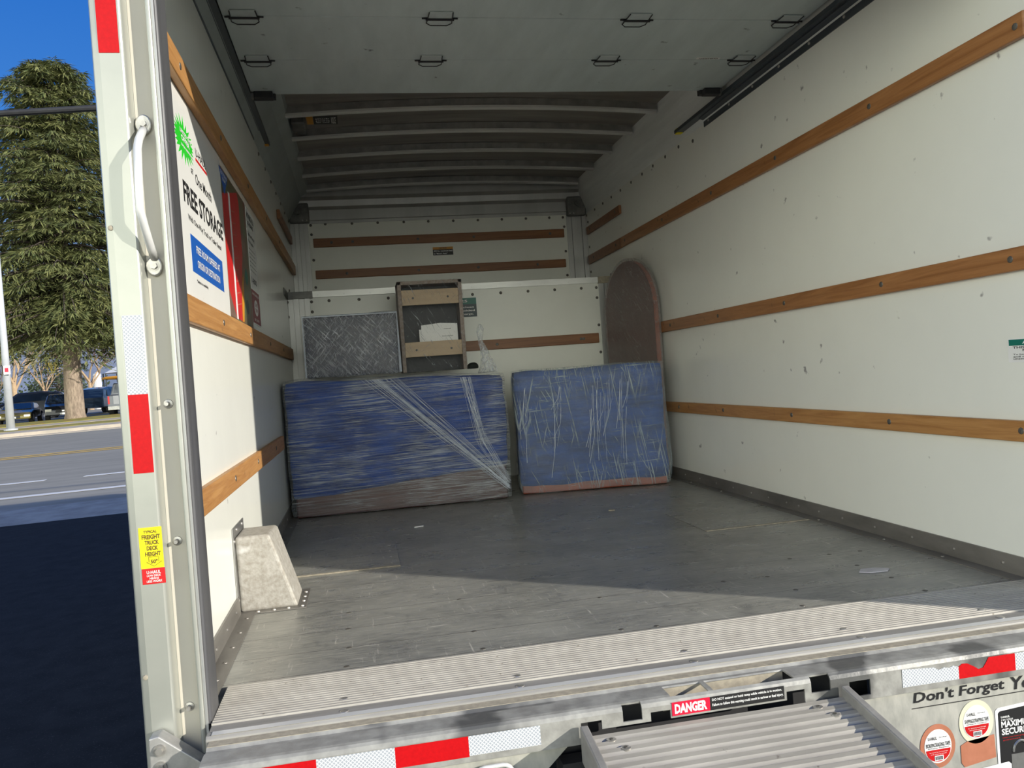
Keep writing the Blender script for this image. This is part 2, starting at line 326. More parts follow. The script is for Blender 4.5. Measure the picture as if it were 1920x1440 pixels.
# ================================================================== THE SETTING: cargo box
b = MB(); b.box(-0.03, 0, 0.08, D2, -0.02, 2.0); b.build('wall_left', WHITE, kind='structure', origin=(0, 0, 0))
b = MB(); b.box(W, W+0.03, 0.08, D2, -0.02, 1.975); b.build('wall_right', WHITE, kind='structure', origin=(0, 0, 0))
b = MB(); b.box(-0.03, W+0.03, D2, D2+0.03, 1.30, 2.3); b.build('wall_back', WHITEIN, kind='structure', origin=(0, 0, 0))
b = MB(); b.box(0, W, D1, D1+0.03, -0.02, 1.33); b.build('wall_bulkhead', WHITEIN, kind='structure', origin=(0, 0, 0))
b = MB(); b.box(0, W, D1+0.03, D2, 1.30, 1.344); b.build('floor_attic', PLATE, kind='structure', origin=(0, 0, 0))
b = MB(); b.box(-0.03, W+0.03, 0.225, D1+0.03, -0.04, 0); b.build('floor', DECK, kind='structure', origin=(0, 0, 0))
# roof sheet, gently arched across the truck
b = MB()
NX = 14
def arch(x): return 0.05*(1-((x-W/2)/(W/2))**2)
for y0, y1 in ((0.0, D2+0.03),):
    pr = [(x, 2.205 + arch(x)) for x in [W*k/NX for k in range(NX+1)]]
    b.prism(pr + [(x, z+0.02) for x, z in pr[::-1]], XZ, y0, y1)
b.build('ceiling', ROOFAL, kind='structure', origin=(0, 0, 0))
# sloping cant panels between wall tops and roof
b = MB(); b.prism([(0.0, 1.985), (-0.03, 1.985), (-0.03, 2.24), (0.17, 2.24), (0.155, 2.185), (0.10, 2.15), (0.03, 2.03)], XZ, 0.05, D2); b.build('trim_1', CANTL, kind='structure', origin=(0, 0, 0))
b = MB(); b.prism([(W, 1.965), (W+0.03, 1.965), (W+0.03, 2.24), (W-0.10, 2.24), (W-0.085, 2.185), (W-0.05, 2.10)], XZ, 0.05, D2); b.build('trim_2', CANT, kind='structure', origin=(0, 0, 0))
# front header across the attic and its white band
b = MB(); b.prism([(D2, 1.965), (D2-0.012, 1.965), (D2-0.012, 1.985), (D2-0.02, 1.99), (D2-0.02, 2.065), (D2-0.05, 2.085), (D2-0.06, 2.13), (D2-0.10, 2.15), (D2-0.10, 2.24), (D2, 2.24)], lambda u, v, w: (w, u, v), 0.02, W-0.02)
b.build('trim_3', ALUP, kind='structure', origin=(0, 0, 0))
# door header over the opening
b = MB(); b.box(-0.074, W+0.074, 0.0, 0.08, 1.885, 2.30); b.build('trim_4', CREAM, kind='structure', origin=(0, 0, 0))
# kick angles along both walls, with their rivets
def kick(name, x, s, y0, y1, ys, yf):
    b = MB()
    b.prism([(0, 0.0), (0.052, 0.0), (0.052, 0.004), (0.008, 0.005), (0.006, 0.062), (0, 0.062)], lambda u, v, w: (x + s*u, w, v), y0, y1)
    for y in ys: b.rivet((x + s*0.006, y, 0.031), (s, 0, 0), 0.0075, 0.005)
    for y in yf: b.rivet((x + s*0.034, y, 0.004), (0, 0, 1), 0.007, 0.004)
    return b.build(name, KICK, kind='structure', origin=(0, 0, 0))
kick('trim_5', W, -1, 0.10, D1, (2.806, 2.593, 2.37, 2.16, 1.957, 1.782, 1.612, 1.505, 1.34, 1.167, .953, .738, .528, .318), (2.66, 2.25, 1.30, 0.86, 0.55))
kick('trim_6', 0, 1, 0.10, 0.88, (0.80, 0.62, 0.44, 0.3, .18), (0.82, 0.67, 0.53, 0.40, .27))
kick('trim_7', 0, 1, 1.12, D1, (1.2, 1.4, 1.6, 1.8, 2.0, 2.2, 2.4, 2.6), (1.3, 1.7, 2.1, 2.5))
# corner posts: bulkhead corners and attic corners
def ribs(name, x0, x1, y, z0, z1):
    b = MB(); n = 4; w = (x1-x0)/n
    for k in range(n):
        dz = 0.008 if k % 2 == 0 else 0.016
        b.box(x0+k*w+0.001, x0+(k+1)*w-0.001, y-dz, y, z0, z1)
    return b.build(name, ALUP, kind='structure', origin=(0, 0, 0))
ribs('trim_8', 0.0, 0.145, D1, 0.0, 1.32); ribs('trim_9', W-0.16, W, D1, 0.0, 1.32)
ribs('trim_10', 0.0, 0.135, D2, 1.345, 1.965); ribs('trim_11', W-0.165, W, D2, 1.345, 1.965)
# top edge of the bulkhead
b = MB(); b.box(0.165, 2.165, D1-0.018, D1+0.05, 1.323, 1.364)
for k in range(12): b.rivet((0.2+k*0.175, D1-0.018, 1.338), (0, -1, 0), 0.004, 0.002, 6)
b.build('trim_12', ALUB, kind='structure', origin=(0, 0, 0))
# screw heads fixing the white panels (part of the walls)
def bolts(wall, pts, nrm, r=0.011, mat=DKSCREW, name='panel_bolt'):
    par = bpy.data.objects[wall]; src = None
    for p in pts:
        if src is None:
            bb = MB(); bb.rivet((0, 0, 0), nrm, r, 0.006 if r > .01 else .0015, 10); src = bb.build(name, mat, None, origin=(0, 0, 0)); o = src
            o.parent = par
        else:
            o = src.copy(); C.objects.link(o)
        o.location = p
bolts('wall_back', [(.264, D2, 1.961), (.465, D2, 1.958), (.661, D2, 1.957), (.862, D2, 1.955), (1.053, D2, 1.953), (1.25, D2, 1.95), (1.446, D2, 1.948), (1.639, D2, 1.947), (1.835, D2, 1.946), (2.028, D2, 1.946), (2.14, D2, 1.945), (.154, D2, 1.955), (.155, D2, 1.884), (.157, D2, 1.688), (.158, D2, 1.48), (2.146, D2, 1.869), (2.145, D2, 1.671), (2.144, D2, 1.477)], (0, -1, 0))
bolts('wall_bulkhead', [(.271, D1, 1.298), (.471, D1, 1.296), (.669, D1, 1.294), (1.254, D1, 1.288), (1.455, D1, 1.289), (1.652, D1, 1.29), (1.846, D1, 1.29), (2.043, D1, 1.29), (2.155, D1, 1.29), (2.155, D1, 1.217), (2.155, D1, 1.021), (2.155, D1, .825), (.155, D1, 1.296), (.155, D1, 1.228)], (0, -1, 0))
bolts('wall_right', [(W, y, 1.945 if y > 2.4 else 1.92) for y in (4.52, 4.29, 4.075, 3.863, 3.651, 3.419, 3.2, 3.0, 2.79, 2.58, 2.38)] + [(W, 4.5, 1.888), (W, 4.5, 1.687), (W, 4.51, 1.488), (W, 4.2, 1.40), (W, 4.0, 1.40), (W, 3.84, 1.42)], (-1, 0, 0))
bolts('wall_left', [(0, y, 1.96) for y in (4.4, 4.1, 3.8, 3.5, 3.2, 2.9, 2.6)] + [(0, 3.80, 1.30), (0, 3.80, 1.2), (0, 4.0, 1.4), (0, 4.3, 1.4)], (1, 0, 0))
bolts('floor', [(x, y, 0) for x, y in ((.355, .409), (.351, .258), (.703, .255), (1.084, .262), (1.181, .252), (1.683, .584), (1.684, .411), (2.006, .41), (2.002, .25), (1.62, .26), (1.533, .59), (2.005, .586), (1.863, .765), (2.011, .76), (2.128, .755), (.35, .585), (.70, .41), (1.12, .585), (.35, .76), (.70, .76))], (0, 0, 1), 0.0085, DKSCREW, 'floor_screw')

# ================================================================== fixed fittings of the box
# --- wooden tie rails
def wood_rail(name, label, mat, boxdim, bolt_pts, nrm, group, slant=0.0):
    x0, x1, y0, y1, z0, z1 = boxdim
    t = thing(name, ((x0+x1)/2, (y0+y1)/2, z0), label, 'rail', group)
    b = MB(); b.box(*boxdim); b.build('board', mat, t, bevel=0.004)
    for p in bolt_pts:
        bb = MB(); bb.rivet(p, nrm, 0.011, 0.003, 10); bb.build('screw', DKSCREW, t)
    return t
R0, R1 = W-0.02, W-0.0005
gr = 'wooden tie rails on the side walls'
wood_rail('wooden_rail', 'long brown wooden rail highest on the right wall, running the length of it', WOODR, (R0, R1, 0.10, 3.655, 1.548, 1.618), [(R0, y, 1.583) for y in (.11+.02, .80, 1.482, 2.156, 2.864, 3.579)], (-1, 0, 0), gr)
wood_rail('wooden_rail', 'brown wooden rail across the middle of the right wall, below the highest long one', WOODR, (R0, R1, 0.10, 3.70, 0.905, 0.973), [(R0, y, .94) for y in (.2, .798, 1.489, 2.174, 2.85)], (-1, 0, 0), gr)
wood_rail('wooden_rail', 'lowest wooden rail on the right wall, just above the floor reflections', WOODL, (R0, R1, 0.10, 3.70, 0.409, 0.471), [(R0, y, .442) for y in (.2, .804, 1.489, 2.188, 2.8)], (-1, 0, 0), gr)
wood_rail('wooden_rail', 'short dark rail continuing the highest right wall rail into the attic', WOODX, (R0, R1, 3.67, 4.50, 1.548, 1.618), [(R0, 3.78, 1.583), (R0, 4.35, 1.583)], (-1, 0, 0), gr)
wood_rail('wooden_rail', 'short dark rail high in the attic on the right wall, beside the corner bracket', WOODX, (R0, R1, 3.66, 4.50, 1.785, 1.845), [(R0, 3.75, 1.815), (R0, 4.4, 1.815)], (-1, 0, 0), gr)
L0, L1 = 0.0005, 0.02
wood_rail('wooden_rail', 'long wooden rail highest on the left wall, sunlit only at its near end', WOODL, (L0, L1+0.006, 0.10, 4.45, 1.565, 1.638), [(L1+.006, y, 1.60) for y in (.45, 1.1, 1.8, 2.5, 3.2)], (1, 0, 0), gr)
wood_rail('wooden_rail', 'wooden rail across the middle of the left wall under the white storage poster', WOODL, (L0, L1, 0.10, 3.70, 0.908, 0.981), [(L1, y, .945) for y in (.9, 1.56, 2.3, 3.0)], (1, 0, 0), gr)
wood_rail('wooden_rail', 'lowest wooden rail on the left wall, above the sanded metal wheel box', WOODL, (L0, L1, 0.10, 2.62, 0.402, 0.473), [(L1, y, .44) for y in (.9, 1.5, 2.2)], (1, 0, 0), gr)
wood_rail('wooden_rail', 'short dark rail high in the attic on the left wall, in shadow', WOODX, (L0, L1, 3.45, 4.42, 1.79, 1.85), [(L1, 3.6, 1.82)], (1, 0, 0), gr)
gb = 'wooden rails across the front of the box'
wood_rail('wooden_rail', 'upper dark wooden rail on the attic back wall', WOODX, (0.165, 2.138, D2-0.02, D2-0.0005, 1.782, 1.849), [(x, D2-.02, 1.815) for x in (.3, .46, .96, 1.4, 2.02)], (0, -1, 0), gb)
wood_rail('wooden_rail', 'lower dark wooden rail on the attic back wall, under the small caution sticker', WOODX, (0.165, 2.135, D2-0.02, D2-0.0005, 1.541, 1.606), [(x, D2-.02, 1.573) for x in (.4, .95, 1.42, 1.9)], (0, -1, 0), gb)
wood_rail('wooden_rail', 'brown wooden rail on the bulkhead behind the film tail', WOODX, (0.25, 2.145, D1-0.02, D1-0.0005, 0.893, 0.963), [(x, D1-.02, .928) for x in (.5, 1.4, 1.41+.6, 2.03)], (0, -1, 0), gb)

# --- corner brackets of the attic and of the bulkhead
def corner(label, x0, x1, z0, z1, y, mat, nut):
    t = thing('corner_bracket', ((x0+x1)/2, y, z0), label, 'bracket', 'metal corner brackets')
    b = MB(); b.box(x0, x1, y-0.05, y, z0, z1); b.build('casting', mat, t, bevel=0.012, seg=3)
    b = MB(); b.cyl((nut[0], y-0.050, nut[1]), (nut[0], y-0.060, nut[1]), 0.026, 16); b.cyl((nut[0], y-0.06, nut[1]), (nut[0], y-0.066, nut[1]), 0.012, 6); b.build('boss', mat, t)
    for dx in (0.02, 0.05):
        b = MB(); b.rivet((x0+dx if x0 > 1 else x1-dx, y-0.05, z0+0.018), (0, -1, 0), 0.006, 0.004); b.build('rivet', STEEL, t)
DKCAST = M('dark_casting', (0.12, 0.12, 0.115), (0.20, 0.195, 0.185), rough=0.5, metal=0.5, scale=12)
corner('dark square corner bracket high at the left end of the attic', 0.005, 0.15, 1.965, 2.115, D2-0.012, DKCAST, (0.06, 2.05))
corner('grey square corner bracket high at the right end of the attic', W-0.165, W-0.01, 1.945, 2.10, D2-0.012, DKCAST, (W-0.075, 2.045))
for lab, x0, x1, xs in (('dark angle bracket at the left end of the bulkhead top', 0.002, 0.164, 0.002), ('tan angle bracket at the right end of the bulkhead top, behind the rounded board', 2.166, W-0.002, W-0.006)):
    t = thing('angle_bracket', ((x0+x1)/2, D1, 1.32), lab, 'bracket', 'angle brackets on the bulkhead')
    b = MB(); b.box(x0, x1, D1-0.022, D1+0.04, 1.318, 1.366); b.build('front_flange', DKCAST if x0 < 1 else DIRT, t, bevel=0.002)
    b = MB(); b.box(xs, xs+0.004, D1-0.30, D1-0.022, 1.318, 1.366); b.build('side_flange', DKCAST if x0 < 1 else DIRT, t)

# --- roof bows
src = None
BOWY = [2.645, 3.068, 3.497, 3.935, 4.378]
labels = ['roof bow nearest the rolled up door, first of the five bright ribs in view', 'second bright roof bow in from the rolled up door', 'third of five bright roof bows, the middle one',
          'fourth bright roof bow in, next to last before the attic header', 'last bright roof bow, nearest the attic header']
for i, y in enumerate(BOWY):
    t = thing('roof_bow', (W/2, y, 2.18), labels[i], 'roof bow', 'roof bows under the sheet')
    def strip(pr):
        bb = MB(); NB = 20
        rows = [[bb.v((x, y+p[0], 2.155 + 0.9*arch(x) + p[1])) for p in pr] for x in [0.15+(W-0.10-0.15)*k/NB for k in range(NB+1)]]
        m = len(pr)
        for a, c in zip(rows, rows[1:]):
            for k in range(m): bb.face([a[k], a[(k+1) % m], c[(k+1) % m], c[k]])
        bb.face(rows[0][::-1]); bb.face(rows[-1]); return bb
    strip([(-0.022, 0.0), (0.022, 0.0), (0.022, 0.012), (-0.022, 0.012)]).build('flange', ALUB, t)
    strip([(-0.018, 0.012), (0.018, 0.012), (0.018, 0.052), (-0.018, 0.052)]).build('web', ALU, t)

# --- overhead door, rolled up under the roof
door = thing('rolled_up_door', (1.165, 1.1, 2.03), 'grey sectional overhead door rolled up flat under the roof', 'door')
DZ = 2.03
for k, (y0, y1) in enumerate(((0.29, 0.712), (0.714, 1.118), (1.120, 1.514), (1.516, 1.908))):
    b = MB(); b.box(0.059, W-0.059, y0, y1, DZ, DZ+0.022); b.build('door_panel', DOORG, door, bevel=0.004)
DKP = M('door_hinge_paint', (0.47, 0.53, 0.525), (0.40, 0.45, 0.445), rough=0.45, scale=20)
for y in (0.713, 1.119, 1.515):
    for x in (0.132, 0.82, 1.575, W-0.132):
        b = MB(); b.prism([(x-.042, y-.055), (x+.042, y-.055), (x+.046, y+.04), (x+.03, y+.055), (x-.03, y+.055), (x-.046, y+.04)], lambda u, v, w: (u, v, w), DZ-0.004, DZ-0.0002)
        h = b.build('hinge', DKP, door, bevel=0.0015)
        b = MB(); b.cyl((x-.052, y, DZ-.007), (x+.052, y, DZ-.007), 0.0045, 8); b.cyl((x-.066, y, DZ-.003), (x+.066, y, DZ-.003), 0.003, 6); b.build('hinge_pin', BLACK, h)
        b = MB(); b.tube([(x-.043, y-.052, DZ-.005), (x-.047, y+.035, DZ-.005), (x-.03, y+.056, DZ-.005), (x+.03, y+.056, DZ-.005), (x+.047, y+.035, DZ-.005), (x+.043, y-.052, DZ-.005)], 0.0022, 5); b.build('hinge_edge', BLACK, h)
for x, s in ((0.112, 1), (W-0.112, -1)):
    b = MB(); b.box(x-.04, x+.04, 1.86, 1.905, DZ-.03, DZ-.0005); b.box(x-.05, x+.05, 1.895, 1.93, DZ-.02, DZ+.02)
    br = b.build('roller_bracket', BLACK, door, bevel=0.003)
    b = MB(); b.cyl((x-s*.041, 1.885, DZ-.012), (x-s*.052, 1.885, DZ-.012), 0.02, 12); b.build('roller', DKCAST, br)
fr_up = Frame((0, 0, DZ-0.0006), (1, 0, 0), (0, 1, 0))
fr_up.n = Vector((0, 0, -1))
o = panel(fr_up, rect(1.98, 2.09, 1.49, 1.508), 'sticker', WHT, None, 0.0, 0.0004, label='tiny white printed sticker on the seam of the rolled up door', cat='sticker')
lettering(fr_up, [('WARNING', 1.99, 2.08, 1.494, 1.504)], BLK, o, 0.0012)
# --- door tracks
def track(label, x, s, zb, y1):
    t = thing('door_track', (x, y1/2, zb), label, 'track', 'overhead door tracks')
    b = MB(); b.prism([(0, 0), (0.004, 0), (0.004, 0.036), (0.03, 0.045), (0.03, 0.05), (0.0, 0.05)], lambda u, v, w: (x+s*u, w, zb+v), 0.09, y1); b.build('wall_angle', TRACK, t)
    b = MB(); b.prism([(0.012, 0.05), (0.055, 0.05), (0.055, 0.068), (0.050, 0.068), (0.050, 0.055), (0.017, 0.055), (0.017, 0.10), (0.012, 0.10)], lambda u, v, w: (x+s*u, w, zb+v), 0.09, y1+0.28); b.build('channel', TRACK, t)
    for k in range(9):
        y = 0.2 + k*0.245
        if y < y1-0.02:
            b = MB(); b.rivet((x+s*.004, y, zb+0.02), (s, 0, 0), 0.008, 0.005); b.build('rivet', STEEL, t)
    b = MB(); b.box(min(x+s*.014, x+s*.05), max(x+s*.014, x+s*.05), y1+0.25, y1+0.285, zb+.046, zb+.075); b.build('yellow_stop', ORNG if s > 0 else YEL, t, bevel=.003)
track('dark steel overhead door track along the top of the left wall', 0.0, 1, 1.982, 2.42)
track('dark steel overhead door track along the top of the right wall', W, -1, 1.946, 2.22)

# --- dome light with its warning decal under the roof sheet
t = thing('roof_lamp', (0.26, 2.85, 2.17), 'small dark roof light with black and orange label, left end of a roof bay', 'light')
b = MB(); b.box(0.165, 0.245, 2.78, 2.93, 2.17, 2.215); b.build('housing', DKCAST, t, bevel=.01)
b = MB(); b.box(0.19, 0.24, 2.90, 2.985, 2.172, 2.21); b.build('lens', SEAL, t, bevel=.008)
fr_r = Frame((0, 0, 2.2145), (1, 0, 0), (0, 1, 0)); fr_r.n = Vector((0, 0, -1))
panel(fr_r, rect(0.25, 0.285, 2.79, 2.93), 'orange_label', ORNG, t, 0, .0006)
bl = panel(fr_r, rect(0.288, 0.42, 2.79, 2.93), 'black_label', BLK, t, 0, .0006)
lettering(fr_r, [('NOTICE', .385, .41, 2.80, 2.92), ('do not', .30, .375, 2.89, 2.905), ('load', .30, .375, 2.86, 2.88), ('lamp', .30, .375, 2.82, 2.845)], WHT, bl, .0012)

# ================================================================== left door post
post = thing('door_post', (0, 0, -0.10), 'cream and grey metal door post framing the left of the opening', 'post')
Z0, Z1 = -0.30, 2.30
b = MB(); b.prism([(-0.055, 0.0), (-0.011, 0.0), (-0.006, 0.004), (-0.002, 0.028), (0.0, 0.030), (0.0, 0.09), (-0.075, 0.09), (-0.075, 0.02), (-0.070, 0.006)], XY, Z0, Z1)
b.build('outer_face', CREAM, post, bevel=.003)
b = MB(); b.prism([(0.0, 0.030), (0.043, 0.030), (0.043, 0.09), (0.0, 0.09)], XY, -0.12, Z1); b.build('recessed_channel', CREAMW, post)
b = MB(); b.prism([(0.043, 0.0), (0.047, -0.002), (0.053, 0.0), (0.053, 0.09), (0.043, 0.09)], XY, -0.075, Z1); b.build('inner_lip', CREAM, post, bevel=.002)
b = MB(); b.prism([(0.053, 0.004), (0.060, 0.002), (0.060, 0.10), (0.053, 0.10)], XY, -0.06, Z1); b.build('weather_strip', ALUP, post, bevel=.001)
b = MB(); b.prism([(0.060, 0.006), (0.0655, 0.009), (0.067, 0.018), (0.066, 0.10), (0.060, 0.10)], XY, -0.002, Z1); b.build('door_guide', SEAL, post, bevel=.002)
for x, z in ((0.019, 0.401), (0.022, 0.702), (0.018, 0.035), (.02, 1.60)):
    b = MB(); b.rivet((x, 0.030, z), (0, -1, 0), 0.0115, 0.003, 12); b.cyl((x, 0.028, z), (x, 0.012, z), 0.0052, 10, 0.004); b.build('bolt', STEEL, post)
for x, z in ((-0.068+.008, 1.085), (-0.06, 0.12)):
    b = MB(); b.rivet((x, 0.0, z), (0, -1, 0), 0.006, 0.002, 8); b.build('plug', DIRT, post)
# right-hand post (out of frame, mirrored) closes the opening
b = MB(); b.prism([(W-0.012, 0.0), (W+0.075, 0.0), (W+0.075, 0.075), (W-0.012, 0.075)], XY, Z0, Z1)
b.build('door_post', CREAM, None, label='cream door post at the right of the opening', cat='post')
# grab handle
t = thing('grab_handle', (0.015, 0.03, 1.0), 'bright metal grab handle bolted upright in the post channel', 'handle')
b = MB(); b.tube([(0.016, 0.022, 1.300), (0.017, 0.0, 1.285), (0.017, -0.030, 1.262), (0.0165, -0.045, 1.240), (0.0145, -0.046, 1.18), (0.0125, -0.045, 1.112), (0.016, -0.034, 1.080), (0.019, -0.006, 1.040), (0.019, 0.022, 1.02)], [0.0085]*9, 12)
b.build('rod', ALUB, t, smooth=True)
for zz, z2 in ((1.311, 1.285), (1.003, 1.03)):
    b = MB(); b.prism(disc(0.017, zz, 0.017, 16, 0.022), XZ, 0.020, 0.0295); b.build('mounting_foot', STEEL, t, bevel=.003)
    b = MB(); b.cyl((0.017, 0.021, zz), (0.017, 0.012, zz), 0.0075, 6); b.cyl((0.017, 0.021, zz), (0.017, 0.019, zz), 0.011, 14); b.build('bolt', STEEL, t)
FP = Frame((0, 0, 0), (1, 0, 0), (0, 0, 1))       # the post face, seen from behind the truck
panel(FP, rect(-0.0515, -0.0105, 0.727, 0.897), 'reflective_tape', WREF, None, 0.0004, .0006, label='white honeycomb reflective tape on the post, joined above a red piece', cat='tape', group='reflective tape on the post', origin=(0, 0, 0))
panel(FP, rect(-0.0515, -0.0105, 0.558, 0.727), 'reflective_tape', REDT, None, 0.0004, .0006, label='red reflective tape on the post, directly below the white honeycomb piece', cat='tape', group='reflective tape on the post', origin=(0, 0, 0))
panel(FP, rect(-0.056, -0.0145, 1.457, 1.63), 'reflective_tape', REDT, None, 0.0004, .0006, label='red reflective tape at the very top of the post', cat='tape', group='reflective tape on the post', origin=(0, 0, 0))
t = thing('height_decal', (-0.027, 0, 0.319), 'yellow and red decal comparing deck heights, on the post', 'sticker')
panel(FP, rect(-0.0515, -0.0045, 0.353, 0.441), 'yellow_field', YEL, t, .0004, .0006)
panel(FP, rect(-0.0505, -0.0035, 0.319, 0.3525), 'red_field', REDI, t, .0004, .0006)
lettering(FP, [('TYPICAL', -.0415, -.0145, .4285, .4345), ('FREIGHT', -.0455, -.0085, .4155, .4255), ('TRUCK', -.0405, -.0115, .4035, .413), ('DECK', -.0370, -.0140, .3915, .401), ('HEIGHT', -.0410, -.0095, .379, .3885), ('50"', -.0310, -.0170, .363, .3715)], OLIVE, t, bold=.035)
b = MB(); ar = [(-.0345, .3775), (-.0345, .3665), (-.0395, .3665), (-.0245, .357), (-.0090, .3665), (-.0145, .3665), (-.0145, .3775), (-.0345, .3775)]
b.tube([FP.p(u, v, .0014) for u, v in ar], 0.00045, 5); b.build('arrow', OLIVE, t)
lettering(FP, [('U-HAUL', -.041, -.0125, .341, .348), ('LOW DECK', -.041, -.0125, .335, .3395), ('MEANS', -.036, -.017, .329, .3335), ('LESS WORK', -.042, -.0105, .3225, .3275)], WHT, t, shear=0.05)
# gusset plate at the foot of the post
t = thing('gusset_plate', (0.0, -0.04, -0.2), 'grey bolted gusset plate at the foot of the left post', 'plate')
b = MB(); b.prism([(-0.052, 0.004), (-0.032, 0.008), (0.072, -0.078), (0.072, -0.20), (-0.056, -0.20)], XZ, -0.045, -0.004); b.build('plate', PLATE, t, bevel=.003)
for z in (-0.021, -0.057):
    b = MB(); b.cyl((-0.031, -0.044, z), (-0.031, -0.049, z), 0.0125, 18); b.cyl((-0.031, -0.049, z), (-0.031, -0.056, z), 0.0075, 6); b.build('bolt', STEEL, t)

# ================================================================== rear threshold, bumper, ramp
th = thing('ribbed_threshold', (W/2, 0.1, 0), 'pale ribbed metal tread plate across the rear edge of the deck', 'tread plate')
b = MB(); n = 17; y0, y1 = -0.012, 0.222; st = (y1-y0)/n
for k in range(n):
    a = y0 + k*st
    b.prism([(a+st*.04, 0.0008), (a+st*.10, 0.0056), (a+st*.60, 0.0056), (a+st*.66, 0.0008)], YZ, 0.0685, W-0.014)
b.build('ribs', RIDGE, th)
b = MB(); b.box(0.0685, W-0.014, y0, y1, -0.03, 0.0006); b.build('dirty_grooves', M('groove_dirt', (.10, .085, .065), (.05, .045, .038), rough=.9, scale=20), th)
for x in (.35, .75, 1.17, 1.6, 2.0):
    b = MB(); b.rivet((x, 0.03 if x != .75 else .02, .0056), (0, 0, 1), .009, .001, 12); b.build('rivet', STEEL, th)
si = thing('door_sill', (W/2, -0.06, 0), 'smooth metal door sill with a bright raised lip behind the bumper', 'sill')
b = MB(); b.prism([(-0.012, 0.002), (-0.045, 0.002), (-0.062, 0.006), (-0.078, 0.006), (-0.084, 0.0), (-0.084, -0.03), (-0.012, -0.03)], YZ, 0.0685, W); b.build('lip', SILL, si, bevel=.002)
b = MB(); b.prism([(-0.062, 0.0062), (-0.078, 0.0062), (-0.080, 0.0075), (-0.060, 0.0075)], YZ, 0.08, W); b.build('bright_edge', ALUB, si)
b = MB(); b.prism([(-0.084, -0.003), (-0.112, -0.003), (-0.112, -0.03), (-0.084, -0.03)], YZ, 0.076, W); b.build('dirt_strip', DIRT, si)
for x in (.351, .745, 1.167, 1.607, 2.002):
    b = MB(); b.rivet((x, -0.036, .002), (0, 0, 1), .011, .002, 12); b.build('rivet', STEEL, si)

# bumper: bent plate with cut-outs, swept along x
def swept_plate(prof, xs, holes, th_):
    """prof: list of (y,z) along the bend; holes: (x0,x1,i0,i1) index ranges of prof left open"""
    bb = MB(); grid = {}
    for i, p in enumerate(prof):
        for j, x in enumerate(xs): grid[i, j] = bb.v((x, p[0], p[1]))
    for i in range(len(prof)-1):
        for j in range(len(xs)-1):
            xm = (xs[j]+xs[j+1])/2
            if any(h[0] < xm < h[1] and h[2] <= i < h[3] for h in holes): continue
            bb.face([grid[i, j], grid[i, j+1], grid[i+1, j+1], grid[i+1, j]])
    for v in [v for v in bb.bm.verts if not v.link_faces]: bb.bm.verts.remove(v)
    return bb
bmp = thing('rear_bumper', (W/2, -0.15, -0.08), 'galvanised step bumper with cut-out slots along the rear of the truck', 'bumper')
prof = [(-0.112, -0.004), (-0.118, -0.010), (-0.133, -0.010), (-0.137, -0.006), (-0.160, -0.006), (-0.182, -0.006), (-0.190, -0.0075), (-0.196, -0.012), (-0.2, -0.020), (-0.2, -0.031), (-0.2, -0.043), (-0.2, -0.050), (-0.2, -0.066), (-0.2, -0.076)]
# index:      0               1               2               3               4               5               6                7                8             9             10             11             12            13
xs = sorted(set([0.075 + k*0.1 for k in range(24)] + [0.745, .80, .841, .887, .934, .977, .996, 1.041, 1.046, 1.134, 1.145, 1.337, 1.312, 1.356, 1.372, 1.419, 1.465, 1.517, 2.41]))
holes = [(.841, .887, 9, 14), (.887, 1.356, 11, 14), (.934, .977, 6, 10), (.996, 1.041, 9, 11), (1.312, 1.356, 9, 11), (1.372, 1.419, 6, 10), (1.356, 1.465, 12, 14), (1.465, 1.517, 9, 12), (1.046, 1.134, 3, 6), (1.145, 1.337, 3, 6)]
b = swept_plate(prof, xs, holes, 0.004)
o = b.build('bent_plate', GALV, bmp)
so_ = o.modifiers.new('thick', 'SOLIDIFY'); so_.thickness = 0.004; so_.offset = -1
# behind the slots: black sheets standing in for shade, and a beige backing
b = MB(); b.box(0.80, 1.56, -0.120, -0.114, -0.20, -0.014); b.build('dark_slot_back', BLACK, bmp)
b = MB(); b.box(1.046, 1.337, -0.1385, -0.1365, -0.06, -0.0105); b.build('slot_backing', DIRT, bmp)
b = MB(); b.box(0.80, 1.44, -0.184, -0.1390, -0.20, -0.12); b.build('dark_slot_base', BLACK, bmp)
# lower skirt at left of the ramp, with lamp housing
b = MB(); b.prism([(0.06, -0.076), (0.82, -0.076), (0.72, -0.165), (0.06, -0.165)], XZ, -0.185, -0.180); b.build('left_skirt', GALVB, bmp)
t = thing('tail_lamp_bezel', (0.66, -0.21, -0.17), 'rounded shiny lamp bezel just under the left side of the bumper', 'lamp')
b = MB()
def rr(u0, u1, v0, v1, r):
    pts = []
    for cx, cy, a0 in ((u1-r, v1-r, 0), (u0+r, v1-r, 90), (u0+r, v0+r, 180), (u1-r, v0+r, 270)):
        pts += [(cx + r*math.cos(math.radians(a0+k*22.5)), cy + r*math.sin(math.radians(a0+k*22.5))) for k in range(5)]
    return pts
b.tube([(u, -0.196, v) for u, v in rr(.612, .690, -.19, -.094, .02)] + [(.690, -.196, -.114)], 0.005, 8); b.build('rim', ALUB, t, smooth=True)
b = MB(); b.prism(rr(.616, .686, -.186, -.098, .018), XZ, -0.194, -0.186); b.build('lens', M('smoked_lens', (0.35, 0.30, 0.24), (0.12, .1, .09), rough=.12, scale=14, lo=.45, hi=.55), t, bevel=.004)
